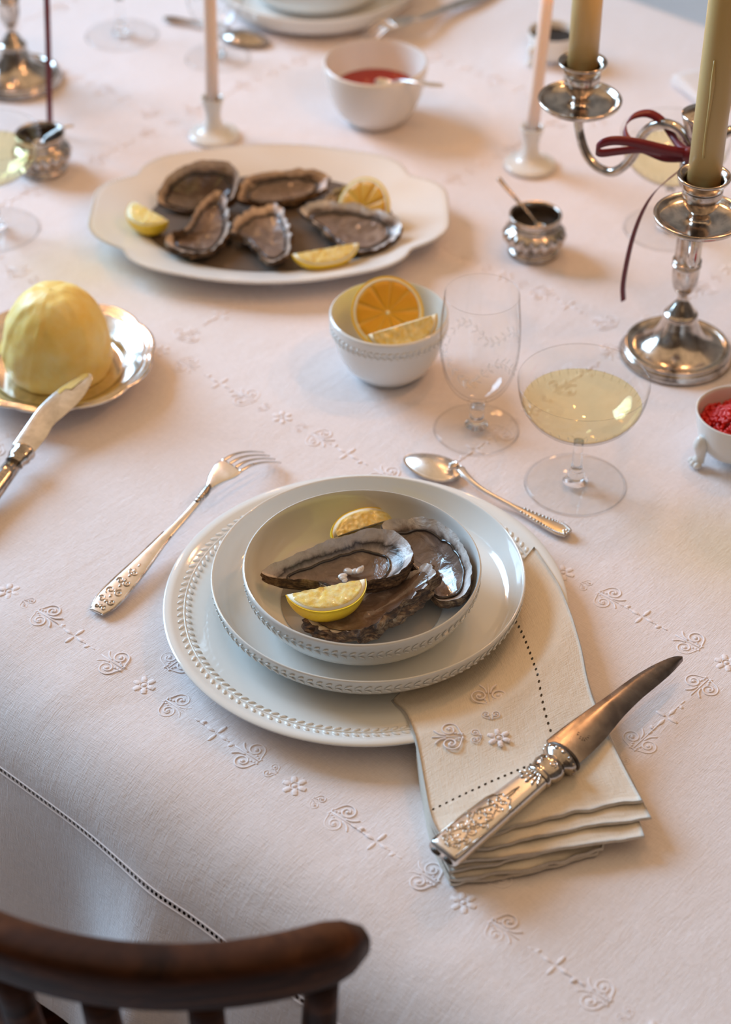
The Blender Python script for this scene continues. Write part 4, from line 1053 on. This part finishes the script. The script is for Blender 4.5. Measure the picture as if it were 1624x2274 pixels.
V, F = lathe([(0, -.003), (.0085, -.003), (.0105, -.001), (.0105, .001), (.0092, .003), (.0100, .007), (.0088, .010), (.0070, .012), (.0082, .015), (0, .015)], 24); mk('ferrule', lb(V), F, M['silver'], bk)
V, F = lathe([(0, .012), (.0072, .013), (.0080, .03), (.0095, .06), (.0108, .085), (.0100, .095), (.006, .1), (0, .101)], 16); mk('handle', lb(V), F, M['silver'], bk)
g = G(); refl = []
for i in range(19, 29):
    for f in np.linspace(.0, .40 if i > 21 else .2, 6):
        q = U_[i]*(1-f)+Lo[i]*f; refl.append(q+np.array([0, 0, .0017+.0007*N3(i*.7, f*4, 1)*(1 if 0 < f < .9 else 0)-(.0016 if f in (0,) else 0)]))
mk('butter_reflection', refl, ringfaces(10, 6, False), M['butter'], bk)  # reflection of the butter near the tip, laid on as a butter-coloured sheet

# ================================================================== candelabra
S = P(1502, 785); S[2] = 0; HD = .198
D1, D2 = P(1288, 229, HD+.005), P(1553, 487, HD+.005)
STEM = [(0, 0), (.0470, 0), (.0478, .0030), (.0474, .0060), (.0458, .0074), (.0464, .0092), (.0452, .0106), (.0425, .0102), (.0405, .0088), (.0360, .0098), (.0290, .0140), (.0225, .0205), (.0180, .0285), (.0152, .0365), (.0140, .0400),
        (.0148, .0408), (.0150, .0424), (.0142, .0436), (.0128, .0446), (.0105, .0485), (.0070, .0535), (.0046, .0575), (.0045, .0615), (.0058, .0640), (.0072, .0655), (.0092, .0690), (.0110, .0760), (.0116, .0860), (.0112, .0905),
        (.0124, .0915), (.0124, .0930), (.0112, .0940), (.0124, .0955), (.0124, .0970), (.0110, .0980), (.0108, .1200), (.0100, .1500), (.0110, .1650), (.0150, .1720), (.0155, .1900), (.0110, .1960), (.0070, .2010), (.0080, .2070), (.0135, .2180), (.0175, .2300), (.0185, .2350), (.0150, .2360), (.0060, .2400), (.0050, .2450), (0, .2480)]
PAN = [(0, -.006), (.0050, -.006), (.0075, -.002), (.0120, -.0005), (.0270, .0015), (.0335, .0048), (.0358, .0080), (.0356, .0096), (.0338, .0098), (.0322, .0082), (.0300, .0058), (.0230, .0042), (.0110, .0042), (.0066, .0062), (.0062, .0090), (.0085, .0125), (.0128, .0180),
       (.0152, .0245), (.0160, .0320), (.0156, .0335), (.0162, .0350), (.0172, .0375), (.0200, .0410), (.0208, .0428), (.0204, .0442), (.0185, .0436), (.0152, .0405), (.0140, .0360), (.0136, .0300), (0, .0300)]
# S-shaped arm read in the vertical plane of the left arm
d1 = (D1-S)[:2]; r1 = math.hypot(*d1); e1 = np.array([d1[0]/r1, d1[1]/r1, 0]); nrm1 = np.array([-e1[1], e1[0], 0])
arm_px = [(1538, 345), (1530, 318), (1508, 287), (1476, 275), (1447, 282), (1424, 306), (1410, 340), (1390, 366), (1362, 382), (1332, 374), (1308, 350), (1294, 318), (1288, 280), (1287, 252)]
ARM = []
for q in arm_px:
    w_ = PP(*q, S, nrm1)-S; ARM.append((w_@e1, w_[2]))
ARM = np.array(ARM); ARM[:, 0] = np.clip(ARM[:, 0], .006, None); ARM[0] = (.006, ARM[0, 1]); k_ = r1/max(ARM[-1, 0], 1e-3); ARM[:, 0] = ARM[:, 0]*np.linspace(1, k_, len(ARM)); ARM[-1] = (r1, HD-.001); ARM[-2, 0] = r1*.995
def flame(parent, z, lit=True, s=1.0, p=1.0):
    mk('wick', *tube([(0, 0, z-.004), (.0002, 0, z+.003), (.0008, 0, z+.006)], .0006, 6), M['wick'], parent)
    V, F = lathe(spl([(0, z+.001), (.0022*s, z+.004), (.0038*s, z+.010), (.0034*s, z+.017), (.0016*s, z+.026), (0, z+.033)], 3), 14); mk('flame', V, F, M['flame'], parent)
    l = bpy.data.lights.new('candle_light', 'POINT'); l.energy = CANDLE_W*p; l.color = CANDLE_COL; l.shadow_soft_size = .012
    lo_ = bpy.data.objects.new('candle_light', l); COL.objects.link(lo_); lo_.parent = parent; lo_.location = (0, 0, z+.048)
    return lo_
def candelabra(label, loc, arms, base_rot=0):
    o = thing('candelabra', label, 'candelabra', loc)
    mk('stem', *lathe(spl(STEM, 2), 64), M['silver'], o)
    tops = []
    for a, r in arms:
        e = np.array([math.cos(a), math.sin(a), 0]); p = np.array([e*x*r/r1+np.array([0, 0, z]) for x, z in spl(ARM, 6)])
        arm = mk('arm', *tube(p, np.interp(np.linspace(0, 1, len(p)), [0, .1, .5, .9, 1], [.0050, .0046, .0042, .0040, .0050]), 10), M['silver'], o)
        pan = mk('drip_pan', *lathe(spl(PAN, 2), 56), M['silver'], o, loc=e*r+np.array([0, 0, HD]))
        tops.append(e*r+np.array([0, 0, HD+.030]))
    return o, tops
an2 = math.atan2(*(D2-S)[1::-1]); an1 = math.atan2(d1[1], d1[0]); r2 = float(np.hypot(*(D2-S)[:2]))
cand, tops = candelabra('tarnished silver candelabra with scrolled arms and olive candles, at the right', S, [(an1, r1), (an2, r2), (math.radians(22), .115)])
def candle(label, loc, r, h, m, name='candle', lean=(0, 0, 0), lit=True, drip=False, group=None, taper=.93):
    o = thing(name, label, 'candle', loc, lean, group)
    mk('wax', *lathe([(0, 0), (r, 0), (r*.99, h*.3), (r*taper, h-.002), (r*taper*.9, h), (r*.6, h-.0006), (0, h-.0012)], 32), m, o)
    if drip:
        g = G(); a = math.radians(-112); e = np.array([math.cos(a), math.sin(a), 0])
        p = np.array([e*(r*.985+.0003)+np.array([.0004*math.sin(z*90), 0, z]) for z in np.linspace(.035, .115, 14)]); g.add(*tube(p, np.interp(np.linspace(0, 1, 14), [0, .3, .55, .8, 1], [.0009, .0008, .0014, .0019, .0007]), 7)); g.obj('wax_drip', m, o)
    flame(o, h, lit, min(1, r/.011), .16 if r < .01 else 1.0); return o
ws = ['olive green candle in the left arm of the candelabra', 'olive green candle with a wax drip, nearest arm of the candelabra', 'olive green candle in the hidden right arm of the candelabra']
for i, t in enumerate(tops): candle(ws[i], S+t, .0129, (.235, .250, .24)[i], M['wax_olive'], drip=(i == 1), group='olive candles in the candelabra', taper=.95)
# second candelabra at the far left
S2 = P(38, 178); S2[2] = 0
cand2, tops2 = candelabra('second silver candelabra with only its foot in view, top left', S2, [(math.radians(155), .118), (math.radians(-98), .085)])
for t, lb_ in zip(tops2, ('olive candle in the outer arm of the far left candelabra, above the frame', 'olive candle in the near arm of the far left candelabra, above the frame')): candle(lb_, S2+t, .0129, .23, M['wax_olive'], group='olive candles in the far candelabra', taper=.95)

# ------------------------------------------------------------------ ribbons
KN = PP(1531, 344, S+np.array([-.004, -.014, 0]), (0, 1, 0))
rb = thing('ribbon_bow', 'burgundy satin ribbon tied in a bow on the candelabra', 'ribbon', (KN[0], KN[1], KN[2]))
def rp(pts): return np.array([PP(x, y, (0, S[1]+dy, 0), (0, 1, 0))-KN for x, y, dy in pts])
def ribbon_part(name, pts, wv0, wv1=None, k=8):
    p = spl(rp(pts), k); n_ = len(p); a = np.linspace(0, 1, n_)[:, None]; wv1 = wv0 if wv1 is None else wv1
    mk(name, *strip(p, np.array(wv0)*(1-a)+np.array(wv1)*a), M['ribbon'], rb)
ribbon_part('loop', [(1530, 342, -.014), (1480, 332, -.020), (1420, 318, -.026), (1370, 312, -.030), (1338, 318, -.030), (1324, 332, -.026), (1336, 340, -.020), (1375, 336, -.016), (1425, 332, -.013), (1480, 342, -.012), (1530, 348, -.012)], (-.001, .003, .0078), (.001, -.002, .0070))
ribbon_part('loop', [(1528, 338, -.010), (1508, 322, .004), (1490, 296, .020), (1470, 268, .026), (1440, 252, .026), (1408, 258, .024), (1390, 278, .020), (1390, 300, .012), (1404, 318, .004), (1440, 335, -.004), (1480, 350, -.010), (1528, 350, -.012)], (.004, .005, .004), (.002, .004, .006))
ribbon_part('tail', [(1530, 350, -.014), (1512, 376, -.020), (1480, 402, -.024), (1450, 432, -.026), (1425, 475, -.026), (1405, 530, -.025), (1391, 590, -.024), (1384, 635, -.023), (1385, 668, -.022)], (.0055, .003, .0055), (.0042, .0024, .0010))
ribbon_part('tail', [(1534, 350, -.014), (1520, 372, -.010), (1514, 392, -.004), (1518, 408, .002)], (.005, .002, .004), (.004, .002, .002))
g = G().add(*ellipsoid((0, 0, 0), (.0062, .0055, .0072), None, 12, 8)); g.obj('knot', M['ribbon'], rb)
yb = P(112, 318)[1]+.022
p = spl([PP(x, y, (0, yb, 0), (0, 1, 0)) for x, y in ((112, 318), (111, 285), (109, 200), (107, 100), (104, 0), (101, -90), (97, -180))], 6)
root = p[0].copy(); tag(mk('ribbon', *strip(p-root, (.0056, .002, 0)), M['ribbon'], loc=root), 'burgundy ribbon tail hanging in front of the far left candelabra', 'ribbon')

# ------------------------------------------------------------------ little porcelain candle holders
HP = [(0, .001), (.0235, .001), (.0250, 0), (.0262, .0012), (.0262, .0032), (.0245, .0052), (.0165, .0080), (.0110, .0125), (.0085, .0190), (.0080, .0250), (.0092, .0330), (.0112, .0400), (.0120, .0440), (.0116, .0450), (.0100, .0444), (.0078, .0410), (.0074, .0340), (0, .0340)]
hL = thing('candle_holder', 'small white porcelain candle holder behind the oyster platter', 'candle holder', P(476, 303)); mk('holder_body', *lathe(spl(HP, 3), 48), M['porcelain'], hL)
dup(hL, P(1177, 369), None, 'small white porcelain candle holder left of the candelabra')
q = P(476, 303); candle('pale pink taper in the holder behind the platter', (q[0], q[1], .0345), .0068, .215, M['wax_pink'], 'taper_candle', (0, math.radians(1.3), 0), group='pink tapers', taper=.98)
q = P(1177, 369); candle('burning pale pink taper left of the candelabra', (q[0], q[1], .0345), .0068, .152, M['wax_pink'], 'taper_candle', (0, math.radians(2.8), 0), group='pink tapers', taper=.95)

# ------------------------------------------------------------------ silver salts
SALT = [(0, .001), (.0205, .001), (.0215, 0), (.0222, .0020), (.0215, .0045), (.0190, .0062), (.0172, .0075), (.0180, .0090), (.0222, .0120), (.0250, .0175), (.0252, .0225), (.0236, .0262), (.0208, .0280), (.0206, .0292), (.0220, .0302), (.0222, .0318), (.0210, .0334), (.0206, .0352), (.0220, .0375), (.0228, .0395), (.0224, .0408), (.0208, .0406), (.0200, .0390), (.0195, .0330), (.0195, .0250), (0, .0245)]
def gad(t, r, z):
    k = max(0, 1-abs((z-.0165)/.0095)**2.5) if .006 < z < .027 else 0
    return 1.10+k*(.24*abs(math.sin(t*9))**.6-.13)
def salt(label, loc):
    o = thing('salt_cellar', label, 'salt cellar', loc)
    mk('cellar_body', *lathe(spl(SALT, 2), 192, gad), M['silver'], o)
    mk('pepper', *disc(.0222, .0285, 40, 8, bump=.0018), M['pepper'], o); return o
q = P(1185, 558); salt('gadrooned silver salt cellar of pepper with a tiny spoon, left of the candelabra', q)
spoon_thing('tiny silver spoon standing in the salt cellar by the candelabra', q+np.array([.004, -.004, .0300]), .0055, .0042, .0012, [q+np.array([.000, -.001, .0320]), q+np.array([-.010, .010, .0400]), q+np.array([-.0185, .019, .0470]), q+np.array([-.0265, .027, .0530]), q+np.array([-.034, .035, .0590])], [.0012, .0013, .0014, .0022, .0024], mats='silver', upside=False, name='salt_spoon', relief=False)
q = P(97, 375); salt('gadrooned silver salt cellar behind the left-edge coupe', q)
spoon_thing('tiny silver spoon in the left salt cellar', q+np.array([-.002, .000, .0300]), .0055, .0042, .0012, [q+np.array([.003, .001, .0320]), q+np.array([.014, .003, .0390]), q+np.array([.024, .005, .0440]), q+np.array([.034, .007, .0450])], [.0012, .0013, .0018, .0020], mats='silver_bright', upside=False, name='salt_spoon', relief=False)

# ------------------------------------------------------------------ paw-footed porcelain cups
CUP = [(0, .0075), (.022, .0075), (.0270, .0100), (.0310, .0180), (.0335, .0300), (.0350, .0415), (.0348, .0428), (.0338, .0428), (.0325, .0400), (.0312, .0300), (.0290, .0190), (.0240, .0125), (0, .0115)]
def cup(label, loc, s, rot=0, n=4):
    o = thing('footed_cup', label, 'cup', loc, (0, 0, rot))
    V, F = lathe(spl(CUP, 3), 72); mk('cup_body', V*s, F, M['porcelain'], o)
    for k in range(n):
        a = 2*math.pi*k/n; e = np.array([math.cos(a), math.sin(a), 0]); g = G()
        p = spl([e*.0335*s+np.array([0, 0, .028*s]), e*.0345*s+np.array([0, 0, .020*s]), e*.0330*s+np.array([0, 0, .011*s]), e*.0345*s+np.array([0, 0, .0045*s])], 4)
        g.add(*tube(p, np.interp(np.linspace(0, 1, len(p)), [0, .3, .75, 1], [.0030*s, .0062*s, .0042*s, .0052*s]), 10))
        for j in (-1, 0, 1): g.add(*ellipsoid(e*(.0385 if j == 0 else .0375)*s+np.array([-e[1], e[0], 0])*j*.0040*s+np.array([0, 0, .0030*s]), np.array((.0040, .0030, .0030))*s, rotz(a), 8, 5))
        g.obj('paw_foot', M['porcelain'], o)
    return o
q = P(1631, 1008); c1 = cup('white paw-footed porcelain cup of red roe at the right edge', q, 1.03, math.radians(205)); c1['label'] = 'white paw-footed porcelain cup of red roe at the right edge'
g = G(); rng = random.Random(8)
for k in range(900):
    a = rng.uniform(0, 2*math.pi); r_ = .0315*math.sqrt(rng.random()); x, y = r_*math.cos(a), r_*math.sin(a)
    h = .030+.012*max(0, 1-(r_/.030)**2)+.007*N3(x*75, y*75, 4)
    g.add(*ellipsoid((x, y, h+rng.uniform(-.0015, .0015)), (.0017, .0017, .0017), None, 6, 4))
ro = g.obj('red_roe', M['roe'], loc=(q[0], q[1], .0)); tag(ro, 'mound of bright red roe heaped in the paw-footed cup', 'roe', kind='stuff')
V, F = disc(.0310, .0265, 40, 6); mk('roe_bed', V, F, M['roe'], ro)
q = P(1226, 132); cup('small white footed cup with dark contents behind the pink taper', q, .80, .5)
tag(mk('dark_relish', *disc(.0252, .0255, 36, 6, bump=.0015), M['pepper'], loc=(q[0], q[1], 0)), 'dark relish filling the far footed cup', 'relish')

# folded napkin of the neighbouring setting, at the right near the top
NK2 = P(1585, 185); NK2[2] = 0
n2 = thing('napkin', 'pale folded napkin behind the right candle, at the upper right edge', 'napkin', NK2)
M['napkin_plain'] = linen('pale_linen', (.84, .78, .75))
for k in range(3):
    a = [P(*q, .004) for q in ((1494-2*k, 176+3*k), (1556+2*k, 232+3*k), (1700, 205), (1640, 140))]; V = []; uvs = []
    for i in range(14):
        for j in range(14):
            s, t = i/13, j/13; q = (a[0]*(1-s)+a[1]*s)*(1-t)+(a[3]*(1-s)+a[2]*s)*t; V.append(q-NK2+np.array([0, 0, +.0012+.0013*(2-k)+.0012*N3(q[0]*30, q[1]*30, k)+.001*math.exp(-(t/.3)**2)*(2-k)/2])); uvs.append((s*.1, t*.1))
    k0 = len(V); V = np.array(V); F = [tuple(reversed(f)) for f in ringfaces(14, 14, False)]+[tuple(i+k0 for i in f) for f in ringfaces(14, 14, False)]
    ring = list(range(14))+[i*14+13 for i in range(1, 14)]+[13*14+j for j in range(12, -1, -1)]+[i*14 for i in range(12, 0, -1)]
    F += [(ring[i], ring[(i+1) % len(ring)], ring[(i+1) % len(ring)]+k0, ring[i]+k0) for i in range(len(ring))]
    mk('fold', np.vstack([V, V-np.array([0, 0, .0012])]), F, M['napkin_plain'], n2, uv=uvs+uvs)

# ================================================================== sub-parts hang under the part they sit on
SUB = {'leaf_band': ('plate_body', 'bowl_body'), 'centre_cord': ('plate_body',), 'beaded_edge': ('platter_body',), 'handle_relief': ('fork_body', 'handle'), 'handle_scrollwork': ('handle',),
       'butt_inlay': ('handle',), 'ferrule_relief': ('ferrule',), 'dark_collar': ('ferrule',), 'maker_stamp': ('blade',), 'butter_reflection': ('blade',), 'mantle_edge': ('oyster_flesh',), 'wick': ('wax',), 'flame': ('wax',),
       'wax_drip': ('wax',), 'etched_garland': ('bowl',), 'cut_flutes': ('bowl',), 'torn_flesh': ('nacre_lining',)}
def base(o): return o.name.split('.')[0]
for root in [o for o in list(COL.objects) if o.parent is None and o.children]:
    kids = list(root.children)
    for o in kids:
        for want in SUB.get(base(o), ()):
            host = next((k for k in kids if base(k) == want), None)
            if host is not None: o.parent = host; break
    arms_ = [k for k in kids if base(k) == 'arm']; pans = [k for k in kids if base(k) == 'drip_pan']
    for a_, b_ in zip(arms_, pans): b_.parent = a_
